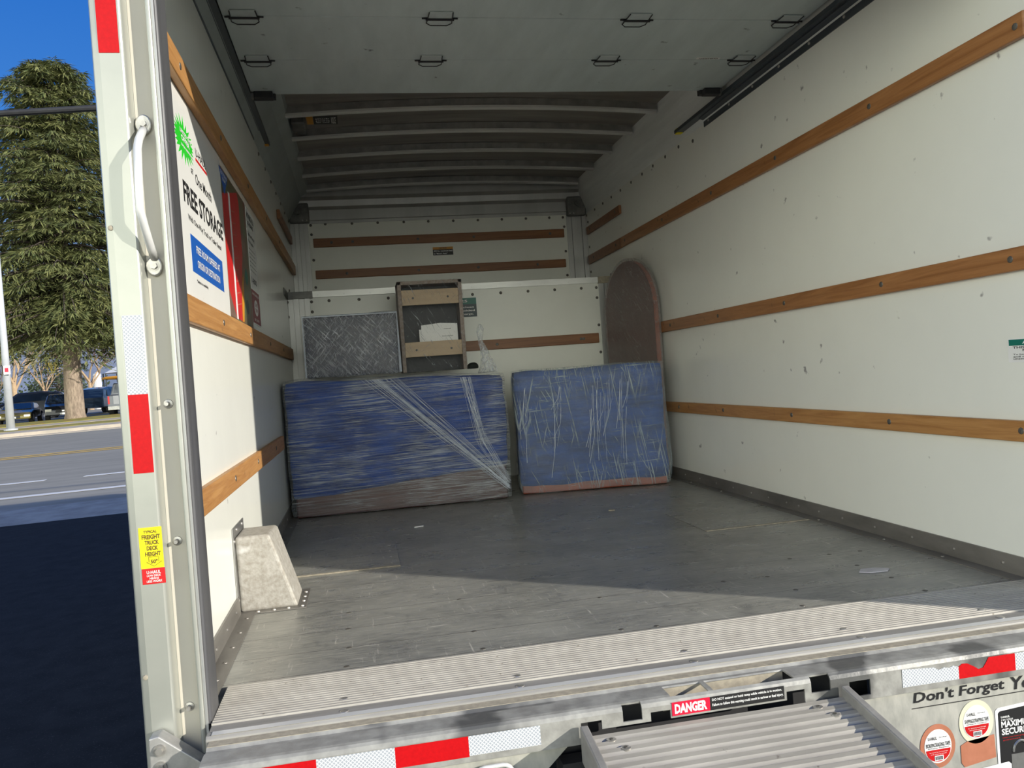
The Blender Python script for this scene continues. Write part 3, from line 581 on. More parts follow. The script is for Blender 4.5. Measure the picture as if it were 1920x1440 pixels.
# lower right panel carrying the printed adverts
pn = thing('advert_panel', (1.9, -0.19, -0.5), 'galvanised panel under the right of the bumper, printed with packing supplies', 'panel')
b = MB(); b.box(1.455, 2.40, -0.190, -0.186, -0.62, -0.0765); b.build('sheet', GALVB, pn)
FN = Frame((0, -0.1905, 0), (1, 0, 0), (0, 0, 1))
lettering(FN, [("Don't Forget", 1.628, 1.868, -.1135, -.0815), ('Your', 1.884, 1.99, -.112, -.0815)], BLK, pn, .0008, .02, shear=0.12)
panel(FN, rect(1.624, 2.0, -.1195, -.1175), 'underline', BLK, pn, .0004, .0004)
COPPER = M('copper_ink', (0.50, 0.20, 0.12), (0.42, 0.16, 0.09), rough=0.35, scale=20)
IVORY = M('ivory_ink', (0.72, 0.70, 0.52), (0.66, 0.63, 0.46), rough=0.4, scale=9)
def tape_roll(cu, cv, r, ring, title):
    panel(FN, disc(cu, cv, r, 40, r*1.12), 'tape_ring', ring, pn, .0004, .0004)
    lb = panel(FN, disc(cu, cv, r*.77, 36, r*.86), 'tape_label', WHT, pn, .001, .0004)
    half = [(cu + r*.7*math.cos(a), cv - r*.16 - r*.62*math.sin(a)) for a in [math.pi*k/16 for k in range(17)]]
    panel(FN, half, 'red_half', REDI, lb, .0016, .0003)
    lettering(FN, [(title, cu-r*.68, cu+r*.70, cv-r*.02, cv+r*.18), ('All Purpose, Transparent', cu-r*.6, cu+r*.62, cv-r*.12, cv-r*.05), ('U-HAUL', cu-r*.55, cu-r*.05, cv+r*.34, cv+r*.5), ('2 in x 55 yd', cu+r*.08, cu+r*.5, cv+r*.40, cv+r*.47)], BLK, lb, .0021, .02)
    lettering(FN, [('for packing and storage', cu-r*.52, cu+r*.52, cv-r*.32, cv-r*.26), ('and shipping boxes', cu-r*.45, cu+r*.45, cv-r*.42, cv-r*.36)], WHT, lb, .0023, .0, name='small_print')
    br = panel(FN, rect(cu-r*.24, cu+r*.26, cv-r*.72, cv-r*.46), 'barcode', WHT, lb, .0024, .0002)
    bb = MB()
    for k in range(9):
        u = cu-r*.2+k*r*.048; bb.prism(rect(u, u+r*.022, cv-r*.68, cv-r*.5), lambda p, q, w: FN.p(p, q, w), .0028, .0030)
    bb.build('bars', BLK, br)
tape_roll(1.683, -0.213, 0.0455, COPPER, 'BOX/PACKAGING TAPE')
tape_roll(1.787, -0.172, 0.0455, IVORY, 'SHIPPING/STRAPPING TAPE')
panel(FN, [(1.742, -.222), (1.760, -.214), (1.832, -.208), (1.834, -.262), (1.750, -.273), (1.742, -.262)], 'tape_side', COPPER, pn, .0004, .0004)
cdp = panel(FN, [(1.838, -.155), (1.845, -.149), (2.05, -.137), (2.05, -.42), (1.838, -.42)], 'card_border', WHT, pn, .0004, .0003)
cdb = panel(FN, [(1.845, -.162), (1.85, -.157), (2.05, -.145), (2.05, -.42), (1.845, -.42)], 'black_card', BLK, pn, .0009, .0003)
lettering(FN, [('MAXIMUM', 1.852, 1.935, -.1965, -.1815), ('SECURITY', 1.852, 1.940, -.214, -.199), ('U-HAUL', 1.852, 1.876, -.174, -.169), ('7 IN. LOCK', 1.852, 1.885, -.1805, -.1765)], WHT, cdb, .0014, .03)
lettering(FN, [('keeps your belongings safe', 1.854, 1.925, -.222, -.2185), ('guaranteed', 1.854, 1.9, -.228, -.2245)], REDI, cdb, .0014, .0, name='red_print')
b = MB(); b.prism(rect(1.874, 1.925, -.302, -.262), lambda p, q, w: FN.p(p, q, w), .0013, .0018); b.tube([FN.p(1.9 + .02*math.cos(a), -.256 + .024*math.sin(a), .0016) for a in [math.pi*k/10 for k in range(11)]], .0028, 6); b.build('padlock_print', ALU, cdb)
panel(FN, rect(1.874, 1.94, -.312, -.302), 'red_strip', CRIM, cdb, .0019, .0003)
rp = panel(FN, [(1.742, -.285), (1.83, -.279), (1.865, -.277), (1.872, -.283), (1.872, -.40), (1.742, -.40)], 'rope_label', WHT, pn, .0020, .0003)
lettering(FN, [('N ROPE', 1.783, 1.845, -.3095, -.2965)], BLK, rp, .0026, .02)
# tapes and danger decal on the bumper face
FB = Frame((0, -0.2006, 0), (1, 0, 0), (0, 0, 1))
gt = 'reflective tape along the bumper'
def btape(u0, u1, v0, v1, mat, label, outline=None):
    panel(FB, outline or rect(u0, u1, v0, v1), 'reflective_tape', mat, None, .0001, .0006, label=label, cat='tape', group=gt, origin=(0, 0, 0))
btape(.14, .297, -.0645, -.022, REDT, 'leftmost red bumper tape, cut off by the bottom of the photo')
btape(.297, .452, -.0645, -.022, WREF, 'white bumper tape between two red pieces, left of the lamp bezel')
btape(.452, .602, -.0645, -.022, REDT, 'red bumper tape directly above the lamp bezel')
btape(.602, .753, -.0625, -.022, WREF, 'white bumper tape ending just left of the ramp')
btape(0, 0, 0, 0, WREF, 'torn white bumper tape right of the ramp, above the printed heading', [(1.597, -.062), (1.742, -.062), (1.742, -.034), (1.728, -.029), (1.718, -.033), (1.705, -.030), (1.690, -.034), (1.680, -.027), (1.665, -.026), (1.640, -.024), (1.597, -.021)])
btape(0, 0, 0, 0, REDT, 'torn red bumper tape with a bite out of its top edge', [(1.742, -.062), (1.892, -.062), (1.892, -.022), (1.822, -.022), (1.815, -.033), (1.806, -.044), (1.794, -.046), (1.782, -.038), (1.765, -.029), (1.752, -.028), (1.742, -.034)])
btape(1.892, 2.045, -.062, -.022, WREF, 'white bumper tape at the right edge of the photo')
t = thing('danger_decal', (1.17, -0.2, -0.046), 'red and black danger decal on the bumper above the ramp', 'sticker')
dr = panel(FB, rect(1.044, 1.131, -.0455, -.0165), 'red_field', CRIM, t, .0001, .0006)
db = panel(FB, rect(1.131, 1.306, -.0455, -.0165), 'black_field', BLK, t, .0001, .0006)
lettering(FB, [('DANGER', 1.050, 1.124, -.0415, -.0205)], WHT, dr, .0012, .045)
lettering(FB, [('DO NOT extend or hold ramp while vehicle is in motion.', 1.136, 1.300, -.0275, -.0205), ('Failure to follow this warning could result in serious or fatal injury.', 1.136, 1.303, -.0390, -.0315)], WHT, db, .0012, .018)

# loading ramp
rp = thing('loading_ramp', (1.14, -2.0, -0.5), 'ribbed metal loading ramp sloping down from under the bumper', 'ramp')
RS = 0.18; RY0 = -0.212; RL = 4.55
def rz(y): return -0.058 + (y-RY0)*RS
b = MB(); pr = []; st = 0.0245; n = int((RL-0.0)/st)
for k in range(n):
    y = RY0 - k*st
    pr += [(y, rz(y)-0.004), (y-st*.14, rz(y)-0.004), (y-st*.17, rz(y)+0.004), (y-st*.60, rz(y-st*.60)+0.0035), (y-st*.95, rz(y-st*.95)-0.003)]
yE = RY0-n*st
b.prism(pr + [(yE, rz(yE)-0.02), (RY0, rz(RY0)-0.02)], YZ, 0.853, 1.437); b.build('deck', RAMPM, rp)
for x0, x1 in ((0.835, 0.853), (1.437, 1.455)):
    b = MB(); b.prism([(RY0, rz(RY0)+.027), (RY0-RL, rz(RY0-RL)+.027), (RY0-RL, rz(RY0-RL)-.05), (RY0, rz(RY0)-.05)], YZ, x0, x1); b.build('side_rail', RAIL, rp, bevel=.003)
for x in (.905, 1.375):
    for y in (-0.235, -0.268):
        b = MB(); b.prism(disc(x+(-.01 if y > -.25 else .01), y, .0105, 18), XY, rz(y)+.001, rz(y)+.0045); sc = b.build('deck_screw', STEEL, rp)
        b = MB(); b.prism(disc(x+(-.01 if y > -.25 else .01), y, .004, 10), XY, rz(y)+.0046, rz(y)+.006); b.build('screw_head', DKSCREW, sc)

# wheel box on the left wall
t = thing('wheel_box', (0.09, 1.0, 0), 'sanded metal wheel box standing on the floor against the left wall', 'wheel box')
b = MB(); b.hexa([(0.004, .905, .002), (.186, .905, .002), (.186, 1.11, .002), (.004, 1.11, .002)], [(0.004, .882, .252), (.112, .882, .252), (.120, 1.07, .252), (.004, 1.07, .252)]); b.build('housing', CASTAL, t, bevel=.010, seg=3)
b = MB(); b.box(.002, .212, .878, 1.13, 0.0005, .004)
b.build('floor_flange', KICK, t, bevel=.001)
b = MB(); b.prism([(.862, .0), (1.12, .0), (1.10, .283), (.862, .283)], YZ, 0.0005, .004); b.build('wall_flange', ALU, t, bevel=.001)
for p in ((.06, .89, .004), (.11, .89, .004), (.155, .892, .004), (.199, .90, .004), (.199, .96, .004), (.199, 1.02, .004), (.199, 1.08, .004)):
    b = MB(); b.rivet(p, (0, 0, 1), .0065, .004); b.build('rivet', STEEL, t)
for p in ((.004, .875, .24), (.004, .94, .268), (.004, 1.06, .268), (.004, .875, .05)):
    b = MB(); b.rivet(p, (1, 0, 0), .0065, .004); b.build('rivet', STEEL, t)
# floor access plates
for lab, x0, x1 in (('flush floor access plate near the wheel box, with a dusty front edge', 0.06, 0.54), ('flush floor access plate by the right wall, with a dusty front edge', 1.807, W-0.055)):
    t = thing('floor_plate', ((x0+x1)/2, 1.58, 0), lab, 'floor plate', 'access plates in the deck')
    b = MB(); b.box(x0, x1, 1.352, 1.82, 0.0004, 0.003); b.build('plate', DECK, t, bevel=.001)
    b = MB(); b.box(x0, x1, 1.335, 1.352, 0.0004, 0.0035); b.build('dusty_edge', DIRT, t, bevel=.001)
    for k in range(4):
        b = MB(); b.rivet(((x1-.03) if x0 < 1 else (x0+.03), 1.40+k*.12, .003), (0, 0, 1), .006, .001); b.build('screw', STEEL, t)
# scraps on the floor
SCRAP = M('clear_scrap', (0.42, 0.40, 0.43), (0.55, 0.53, 0.55), rough=.3, scale=20)
b = MB(); b.prism([(1.955, .50), (1.985, .478), (2.04, .474), (2.062, .498), (2.03, .525), (1.98, .53)], XY, .0006, .004); b.build('plastic_scrap', SCRAP, label='scrap of clear plastic on the floor near the right wall', cat='scrap', bevel=.002)
b = MB(); b.prism([(.645, 2.14), (.69, 2.15), (.692, 2.166), (.65, 2.156)], XY, .0006, .004); b.build('paper_scrap', WHT, label='tiny white paper scrap on the dark floor before the left wrapped cabinet', cat='scrap')
b = MB(); b.prism([(1.60, 2.04), (1.63, 2.035), (1.636, 2.055), (1.61, 2.062)], XY, .0006, .004); b.build('paper_scrap', DIRT, label='tiny pale crumb of packing on the floor before the right wrapped cabinet', cat='scrap')

# ================================================================== posters and signs on the left wall
FL = Frame((0.0004, 0, 0), (0, 1, 0), (0, 0, 1))
ps = thing('storage_poster', (0, 0.8, 0.985), 'large white poster advertising a free month of storage on the left wall', 'poster')
PAPER = M('poster_white', (0.80, 0.80, 0.77), (0.76, 0.76, 0.73), rough=.28, scale=4, spots=(.45, .44, .42), spot_scale=28, spot_amt=.73)
panel(FL, rect(.412, 1.198, .985, 1.56), 'sheet', PAPER, ps, 0, .0006)
lettering(FL, [('FREE STORAGE', .498, 1.150, 1.250, 1.312)], BLK, ps, .0011, .032)
lettering(FL, [('One Month', .695, .962, 1.345, 1.378), ('GET', .634, .668, 1.362, 1.378), ('With One-Way Truck or Trailer Rental', .540, 1.088, 1.203, 1.225), ('*Subject to availability', .598, .775, 1.037, 1.049), ('U-HAUL', .728, .895, 1.436, 1.462)], BLK, ps, .0011, .012, name='fine_lettering')
panel(FL, rect(.722, .908, 1.421, 1.430), 'red_rule', REDI, ps, .0006, .0004)
bx = panel(FL, rect(.550, 1.087, 1.065, 1.171), 'blue_box', BLUE, ps, .0006, .0004)
lettering(FL, [('FREE ROOM OFFERED AT', .622, 1.027, 1.126, 1.149), ('ORIGIN OR DESTINATION', .626, 1.008, 1.085, 1.108)], WHT, bx, .0016, .012)
star = []
for k in range(48):
    a = 2*math.pi*k/48
    r = (.80 + .10*(k % 4 == 1)) if k % 2 else (1.02 + .62*abs(math.sin(a))**2.5*(.7+.3*((k*7) % 5)/4))
    star.append((.562 + .125*r*math.cos(a), 1.432 + .043*r*math.sin(a)))
gs = panel(FL, star, 'green_burst', GREEN, ps, .0006, .0004)
lettering(FL, [('LIMITED TIME', .510, .660, 1.447, 1.459), ('OFFER', .520, .635, 1.427, 1.443), ('some restrictions', .515, .680, 1.410, 1.419)], WHT, gs, .0016, .03)
sp = thing('strip_poster', (0, 0.33, 1.0), 'narrow black and blue strip poster beside the door post on the left wall', 'poster')
panel(FL, rect(.10, .410, .992, 1.42), 'sheet', PAPER, sp, 0, .0005)
panel(FL, rect(.10, .399, 1.335, 1.372), 'blue_cap', BLUE, sp, .0005, .0004)
bk = panel(FL, rect(.10, .405, 1.03, 1.335), 'black_field', BLK, sp, .0005, .0004)
lettering(FL, [('More options', .13, .392, 1.285, 1.318), ('for your move', .12, .396, 1.235, 1.265), ('trucks trailers', .14, .396, 1.19, 1.215), ('boxes and tape', .14, .396, 1.15, 1.175), ('storage rooms', .14, .398, 1.11, 1.135)], WHT, bk, .0014, .015)
panel(FL, rect(.3, .398, 1.042, 1.095), 'white_block', WHT, bk, .0010, .0003)
lettering(FL, [('uhaul', .31, .392, 1.05, 1.085)], BLK, bk, .0016, .02, name='block_lettering')
lp = thing('instruction_poster', (0, 0.33, 0.48), 'green capped poster low on the left wall, mostly hidden by the post', 'poster')
panel(FL, rect(.12, .4165, .484, .80), 'sheet', PAPER, lp, 0, .0005)
panel(FL, rect(.12, .414, .769, .80), 'green_cap', TEAL, lp, .0005, .0004)
b = MB()
for u0, u1, v0, v1 in ((.12, .416, .484, .489), (.4115, .4165, .484, .769), (.12, .411, .489, .525), (.12, .409, .60, .628), (.12, .411, .705, .735)): b.prism(rect(u0, u1, v0, v1), lambda p, q, w: FL.p(p, q, w), .0005, .0010)
b.build('black_bars', BLK, lp)
# red and brown picture poster
rp_ = thing('picture_poster', (0, 1.5, 0.99), 'red and brown picture poster right of the white storage poster', 'poster')
panel(FL, rect(1.205, 1.838, .990, 1.535), 'sheet', PICT, rp_, 0, .0006)
panel(FL, [(1.207, 1.09), (1.29, 1.035), (1.352, 1.0), (1.352, 1.468), (1.207, 1.436)], 'red_stripe', REDI, rp_, .0006, .0004)
panel(FL, [(1.207, .995), (1.352, .995), (1.352, 1.0), (1.29, 1.035), (1.207, 1.09)], 'brown_corner', PICB, rp_, .0006, .0004)
panel(FL, rect(1.352, 1.392, .995, 1.475), 'white_gap', WHT, rp_, .0006, .0004)
panel(FL, [(1.392, 1.0), (1.50, .995), (1.515, 1.05), (1.56, 1.16), (1.64, 1.28), (1.636, 1.494), (1.60, 1.526), (1.395, 1.479)], 'red_block', REDI, rp_, .0006, .0004)
b = MB()
for k in range(9): b.prism([(1.40, 1.05+k*.045), (1.40, 1.053+k*.045), (1.50, 1.068+k*.045), (1.50, 1.065+k*.045)], lambda p, q, w: FL.p(p, q, w), .0010, .0012)
b.build('pale_hatching', COPPER, rp_)
panel(FL, [(1.51, .995), (1.55, .998), (1.60, 1.10), (1.62, 1.2), (1.56, 1.15), (1.52, 1.05)], 'orange_edge', ORNG, rp_, .0008, .0004)
panel(FL, disc(1.72, 1.20, .045, 20, .035), 'green_patch', TEAL, rp_, .0006, .0004); panel(FL, disc(1.70, 1.33, .05, 20, .05), 'brown_patch', PICB, rp_, .0006, .0004); panel(FL, disc(1.69, 1.07, .04, 20, .03), 'teal_patch', TEALD, rp_, .0006, .0004)
t = thing('pennant_sticker', (0, 1.27, 1.44), 'small dark blue pointed sticker above the red picture poster', 'sticker')
panel(FL, [(1.17, 1.527), (1.264, 1.442), (1.369, 1.527)], 'field', BLUE, t, .0008, .0005)
lettering(FL, [('SELF STORAGE', 1.20, 1.345, 1.508, 1.521), ('ROOMS', 1.235, 1.31, 1.488, 1.502)], WHT, t, .0016, .02)
t = thing('instruction_sheet', (0, 1.99, 1.02), 'printed instruction sheet with a maroon block, rightmost on the left wall', 'poster')
panel(FL, rect(1.865, 2.14, 1.015, 1.53), 'sheet', PAPER, t, 0, .0006)
lettering(FL, [('MOVING HELP', 1.88, 2.12, 1.485, 1.512), ('LOADING', 1.88, 2.08, 1.455, 1.475), ('Safe and easy', 1.88, 2.10, 1.40, 1.425), ('No hassle', 1.88, 2.05, 1.375, 1.39)] + [('pack heavy items first and low', 1.88, 2.10-.02*(k % 2), 1.345-k*.019, 1.354-k*.019) for k in range(6)] + [('1-800', 1.89, 2.07, 1.198, 1.225)], BLK, t, .0012, .02)
mb_ = panel(FL, rect(1.850, 2.125, 1.02, 1.168), 'maroon_block', MAROON, t, .0006, .0004)
b = MB(); b.prism(disc(1.985, 1.092, .068, 28, .036), lambda p, q, w: FL.p(p, q, w), .001, .0013); b.build('white_roundel', WHT, mb_)
lettering(FL, [('SAFE', 1.945, 2.025, 1.097, 1.113), ('TRIP', 1.945, 2.025, 1.072, 1.088)], MAROON, mb_, .0018, .02)
lettering(FL, [('DRIVE CAREFULLY', 1.87, 2.11, 1.145, 1.155), ('BE SAFE', 1.9, 2.06, 1.03, 1.042)], WHT, mb_, .0014, .02, name='block_print')
# attention sign on the right wall
FR = Frame((W-0.0004, 0, 0), (0, -1, 0), (0, 0, 1))
t = thing('attention_sign', (W, 0.15, 0.64), 'white and green attention notice on the right wall at the photo edge', 'sign')
panel(FR, rr(-.251, .0, .641, .711, .004), 'backing', WHT, t, 0, .0006)
panel(FR, rect(-.246, -.004, .690, .708), 'green_bar', TEAL, t, .0006, .0004)
lettering(FR, [('ATTENTION', -.196, -.05, .694, .704)], WHT, t, .0014, .03)
lettering(FR, [('THIS TRUCK IS TO BE', -.232, -.02, .681, .688), ('NOT BE USED', -.196, -.05, .673, .680), ('To help prevent personal injury', -.232, -.02, .661, .666), ('and other valuables check', -.232, -.03, .655, .660), ('unattended loads inside', -.232, -.05, .649, .654)], BLK, t, .0010, .02, name='black_lettering')
# caution sticker in the attic
FA = Frame((0, D2-0.0004, 0), (1, 0, 0), (0, 0, 1))
t = thing('caution_sticker', (1.15, D2, 1.684), 'small orange and black caution sticker between the attic rails', 'sticker')
panel(FA, rect(1.072, 1.231, 1.729, 1.748), 'orange_bar', ORNG, t, 0, .0006); bk = panel(FA, rect(1.072, 1.231, 1.684, 1.729), 'black_field', BLK, t, 0, .0006)
lettering(FA, [('CAUTION', 1.12, 1.18, 1.733, 1.744)], BLK, t, .0012, .03)
lettering(FA, [('800 lbs. maximum load', 1.08, 1.225, 1.711, 1.723), ("in \"Mom's Attic\"", 1.08, 1.185, 1.691, 1.703)], WHT, bk, .0012, .02)
# fee notice on the bulkhead
FK = Frame((0, D1-0.0004, 0), (1, 0, 0), (0, 0, 1))
t = thing('fee_notice', (1.15, D1, 1.13), 'dark teal notice on the bulkhead half hidden behind the wooden frame', 'sign')
panel(FK, rect(1.02, 1.276, 1.222, 1.266), 'teal_bar', TEAL, t, 0, .0006); bk = panel(FK, rect(1.02, 1.276, 1.133, 1.222), 'dark_field', TEALD, t, 0, .0006)
lettering(FK, [('$25', 1.14, 1.214, 1.232, 1.254), ], WHT, t, .0012, .02)
lettering(FK, [('kept clean', 1.10, 1.258, 1.192, 1.207), ('pads folded', 1.09, 1.262, 1.168, 1.184), ('no charge.', 1.12, 1.252, 1.144, 1.160)], WHT, bk, .0012, .02)

# ================================================================== the cargo
BLANKET = M('blue_moving_blanket', (0.012, 0.065, 0.31), (0.005, 0.026, 0.14), rough=0.85, scale=5, stretch=(1, 1, 4), bump=0.7, bscale=9)
BROWNW = M('red_brown_wood', (0.30, 0.075, 0.035), (0.20, 0.045, 0.025), rough=0.35, scale=4, stretch=(1, 6, 6), detail=6, dist=1)
DKWOOD = M('dark_mahogany', (0.115, 0.038, 0.030), (0.075, 0.024, 0.020), rough=0.3, scale=3, stretch=(3, 3, 1), detail=6)
F_H = film('film_level_pull', [((1.0, 1, 40), (0, 2, 0), .42, .70), ((1.8, 1, 95), (0, -3, 0), .47, .66)], base=.03, top=.52, mod=.75)
F_V = film('film_upright_pull', [((42, 1, 1.0), (0, 9, 0), .54, .74), ((30, 1, 1.6), (0, -14, 0), .58, .78), ((2, 1, 46), (0, 3, 0), .56, .82), ((55, 1, 3.0), (0, 28, 0), .60, .76)], base=.14, top=.68, mod=.6, white=(.64, .74, .78))
F_S = film('film_crumpled', [((40, 40, 3.5), (0, 42, 0), .52, .68), ((46, 46, 4), (0, -38, 0), .54, .70), ((60, 60, 9), (0, 12, 0), .56, .70)], base=.16, top=.92, mod=.45, white=(.84, .87, .93))
F_L = film('film_light', [((38, 38, 2.5), (0, 33, 0), .60, .74), ((38, 38, 3), (0, 22, 0), .62, .76), ((30, 30, 5), (0, -50, 0), .64, .78)], base=.025, top=.65, mod=.5)
F_T = film('film_scratchy', [((30, 30, 2.4), (48, 0, 0), .54, .74), ((34, 34, 3), (-35, 0, 0), .58, .76), ((40, 40, 3), (80, 0, 0), .58, .72)], base=.30, top=.80, white=(.46, .40, .385))
def soft_box(c0, c1, xf, nx, ny, nz, amp, rad, seed, sag=None):
    """box as a subdivided shell with rounded edges and cloth-like unevenness; c0,c1 local corners"""
    rnd = random.Random(seed); bb = MB(); bb.X = Matrix.Identity(4)
    bmesh.ops.create_cube(bb.bm, size=1.0)
    bmesh.ops.subdivide_edges(bb.bm, edges=bb.bm.edges[:], cuts=nx, use_grid_fill=True)
    ph = [rnd.uniform(0, 6.28) for _ in range(8)]
    c0 = Vector(c0); c1 = Vector(c1); d = c1-c0
    for v in bb.bm.verts:
        p = Vector((c0[i] + (v.co[i]+0.5)*d[i] for i in range(3)))
        q = Vector((min(max(p[i], c0[i]+rad), c1[i]-rad) for i in range(3)))
        o = p-q
        if o.length > 1e-6 and o.length > rad: p = q + o*(rad/o.length)
        n = (p-q).normalized() if (p-q).length > 1e-6 else Vector((0, 0, 0))
        w = math.sin(9*p.x+ph[0]+3*p.z)*math.sin(11*p.z+ph[1]) + .6*math.sin(23*p.x+ph[2]-14*p.z)*math.sin(17*p.y+19*p.z+ph[3])
        p = p + n*amp*w
        if sag: p = sag(p)
        v.co = xf @ p
    return bb
# left wrapped cabinet
I4 = Matrix.Identity(4)
cb = thing('wrapped_cabinet', (0.64, 3.1, 0), 'wide blue blanket wrapped cabinet standing on the floor at the left, under smaller packages', 'furniture', 'wrapped furniture')
def sag1(p):
    p = p.copy()
    p.z -= 0.035*(p.x/1.25)*max(0, p.z/0.75)
    return p
b = MB(); b.box(0.045, 1.228, 2.765, 3.50, 0.004, 0.70); b.build('cabinet', M('dark_brown_wood', (0.075, 0.024, 0.018), (0.045, 0.016, 0.014), rough=0.4, scale=4, stretch=(1, 6, 6), detail=6), cb, bevel=.01)
def hem(p):
    p = sag1(p)
    return p
b = soft_box((0.026, 2.745, 0.03), (1.246, 3.52, 0.755), I4, 15, 15, 15, .006, .035, 3, hem)
# the blanket ends in a slanting hem: pull the bottom of the front up to the right
for v in b.bm.verts:
    low = max(0.0, 1 - v.co.z/0.70)
    v.co.z += low*(0.07 + 0.10*max(0, min(1, (v.co.x-0.05)/1.15)))
b.build('blanket', BLANKET, cb, smooth=True)
b = soft_box((0.016, 2.728, 0.004), (1.256, 3.530, 0.768), I4, 15, 15, 15, .006, .03, 3, sag1)
b.build('stretch_film', F_H, cb, smooth=True)
STRAND = M('film_strand', (0.60, 0.65, 0.72), (0.40, 0.45, 0.53), rough=.25, scale=30)
b = MB(); rnd = random.Random(5)
for k in range(34):       # pulled bundle of film running from the top edge down to the right foot
    a = rnd.random(); x0 = 0.46 + 0.17*a + rnd.uniform(-.02, .02); x1 = 1.225 + rnd.uniform(-.01, .012)
    p0 = Vector((x0, 2.718, 0.738)); p1 = Vector((x1, 2.718, 0.06+0.06*a))
    mid = (p0+p1)/2 + Vector((rnd.uniform(-.015, .015), -.003, rnd.uniform(-.02, .01)))
    b.tube([p0, mid, p1], rnd.uniform(.0004, .0010), 4, False)
for k in range(22):
    a = rnd.random(); x0 = 0.98 + 0.07*a; x1 = 1.232 + rnd.uniform(-.02, .008)
    b.tube([(x0, 2.718, 0.715), ((x0+x1)/2 - .03+rnd.uniform(-.02, .02), 2.714, 0.36+rnd.uniform(-.05, .05)), (x1, 2.718, 0.05+.1*a)], rnd.uniform(.0004, .0009), 4, False)
b.build('film_creases', STRAND, cb)
# right wrapped cabinet, turned a little
A2 = math.radians(-7.9); X2 = Matrix.Translation((1.312, 2.82, 0)) @ Matrix.Rotation(A2, 4, 'Z')
c2 = thing('wrapped_cabinet', (1.75, 2.9, 0), 'square blue blanket wrapped cabinet at the right, in front of the rounded board', 'furniture', 'wrapped furniture')
b = MB(); b.X = X2; b.box(0.012, 0.872, 0.018, 0.245, 0.004, 0.70); b.build('cabinet', BROWNW, c2, bevel=.008)
b = soft_box((0.004, 0.008, 0.045), (0.880, 0.255, 0.722), X2, 13, 13, 13, .005, .022, 11); b.build('blanket', BLANKET, c2, smooth=True)
def bulge(p):
    p = p.copy(); p.x += 0.018*max(0, (p.x-.6)/.28)*math.sin(max(0, min(1, p.z/.5))*math.pi); return p
b = soft_box((-0.004, -0.002, 0.006), (0.888, 0.262, 0.732), X2, 13, 13, 13, .006, .02, 12, bulge); b.build('stretch_film', F_V, c2, smooth=True)
b = MB(); b.X = X2
for k in range(34):
    x0 = rnd.choice([rnd.uniform(.22, .30), rnd.uniform(.40, .58), rnd.uniform(.40, .58), rnd.uniform(.62, .70), rnd.uniform(.03, .10)])
    z0 = rnd.uniform(.45, .70); z1 = z0 - rnd.uniform(.12, .42)
    b.tube([(x0, -.007, z0), (x0-.02*rnd.random(), -.010, (z0+z1)/2), (x0-.05*rnd.random()-.01, -.007, max(z1, .05))], rnd.uniform(.0005, .0014), 4, False)
b.build('film_creases', STRAND, c2)
# flat wrapped package standing on the left cabinet
fp = thing('flat_package', (0.4, 3.1, 0.765), 'grey film wrapped flat package standing on the left cabinet', 'package')
b = MB(); b.box(.136, .676, 3.085, 3.125, .772, 1.128); b.build('core', M('navy_cloth', (.022, .026, .055), (.05, .05, .07), rough=.8, scale=9), fp, bevel=.006)
b = soft_box((.126, 3.072, .768), (.686, 3.138, 1.140), I4, 12, 12, 12, .005, .014, 21); b.build('stretch_film', F_S, fp, smooth=True)
b = MB()
b.tube([(.131, 3.068, .775), (.131, 3.068, 1.13), (.68, 3.068, 1.132), (.68, 3.068, .775)], [.005, .007, .006, .009], 6); b.build('bunched_edge', STRAND, fp)
# open wooden frame in film with a booklet inside
wf = thing('open_cabinet', (0.91, 3.3, 0.765), 'film wrapped open wooden cabinet with two pale cross boards, upright on the blue left cabinet', 'cabinet')
CHIP = M('chipboard_edge', (0.36, 0.30, 0.26), (0.25, 0.19, 0.155), rough=.6, scale=70, detail=3)
PALEW = M('pale_birch', (0.50, 0.36, 0.21), (0.43, 0.30, 0.17), rough=.45, scale=3, stretch=(1, 8, 8), detail=6)
NAVY = M('black_lining', (.003, .004, .007), (.008, .009, .014), rough=.5, scale=6, bump=.5)
for x0, x1 in ((.706, .730), (1.088, 1.112)):
    b = MB(); b.box(x0, x1, 3.29, 3.52, .768, 1.338); b.build('side_board', CHIP, wf, bevel=.002)
b = MB(); b.box(.706, 1.112, 3.29, 3.52, 1.316, 1.338); b.build('top_board', CHIP, wf, bevel=.002)
b = MB(); b.box(.730, 1.088, 3.44, 3.50, .768, 1.316); b.build('lining', NAVY, wf)
for z0, z1 in ((1.187, 1.283), (.862, .955)):
    b = MB(); b.box(.730, 1.088, 3.294, 3.312, z0, z1); cr = b.build('cross_board', PALEW, wf, bevel=.002)
    for x in (.80, 1.02):
        b = MB(); b.cyl((x, 3.2945, (z0+z1)/2-.004), (x, 3.2925, (z0+z1)/2-.004), .007, 12); b.build('hole', BLK, cr)
b = soft_box((.700, 3.278, .768), (1.118, 3.53, 1.344), I4, 12, 12, 12, .003, .012, 33); b.build('stretch_film', F_L, wf, smooth=True)
bk = thing('booklet', (.95, 3.33, .90), 'white printed booklet tucked behind the lower cross board of the wooden frame', 'booklet')
b = MB(); b.prism([(.842, .93), (1.072, .93), (1.072, 1.062), (.965, 1.070), (.842, 1.060)], XZ, 3.335, 3.343); b.build('cover', WHT, bk)
b = MB(); b.prism([(.828, .93), (.845, .93), (.845, 1.035), (.828, 1.035)], XZ, 3.343, 3.349); b.build('pages', WHT, bk)
FBK = Frame((0, 3.3345, 0), (1, 0, 0), (0, 0, 1))
lettering(FBK, [('manual', .985, 1.03, 1.028, 1.036), ('instruction', .97, 1.04, .982, .990)], BLK, bk, .0006, .01)
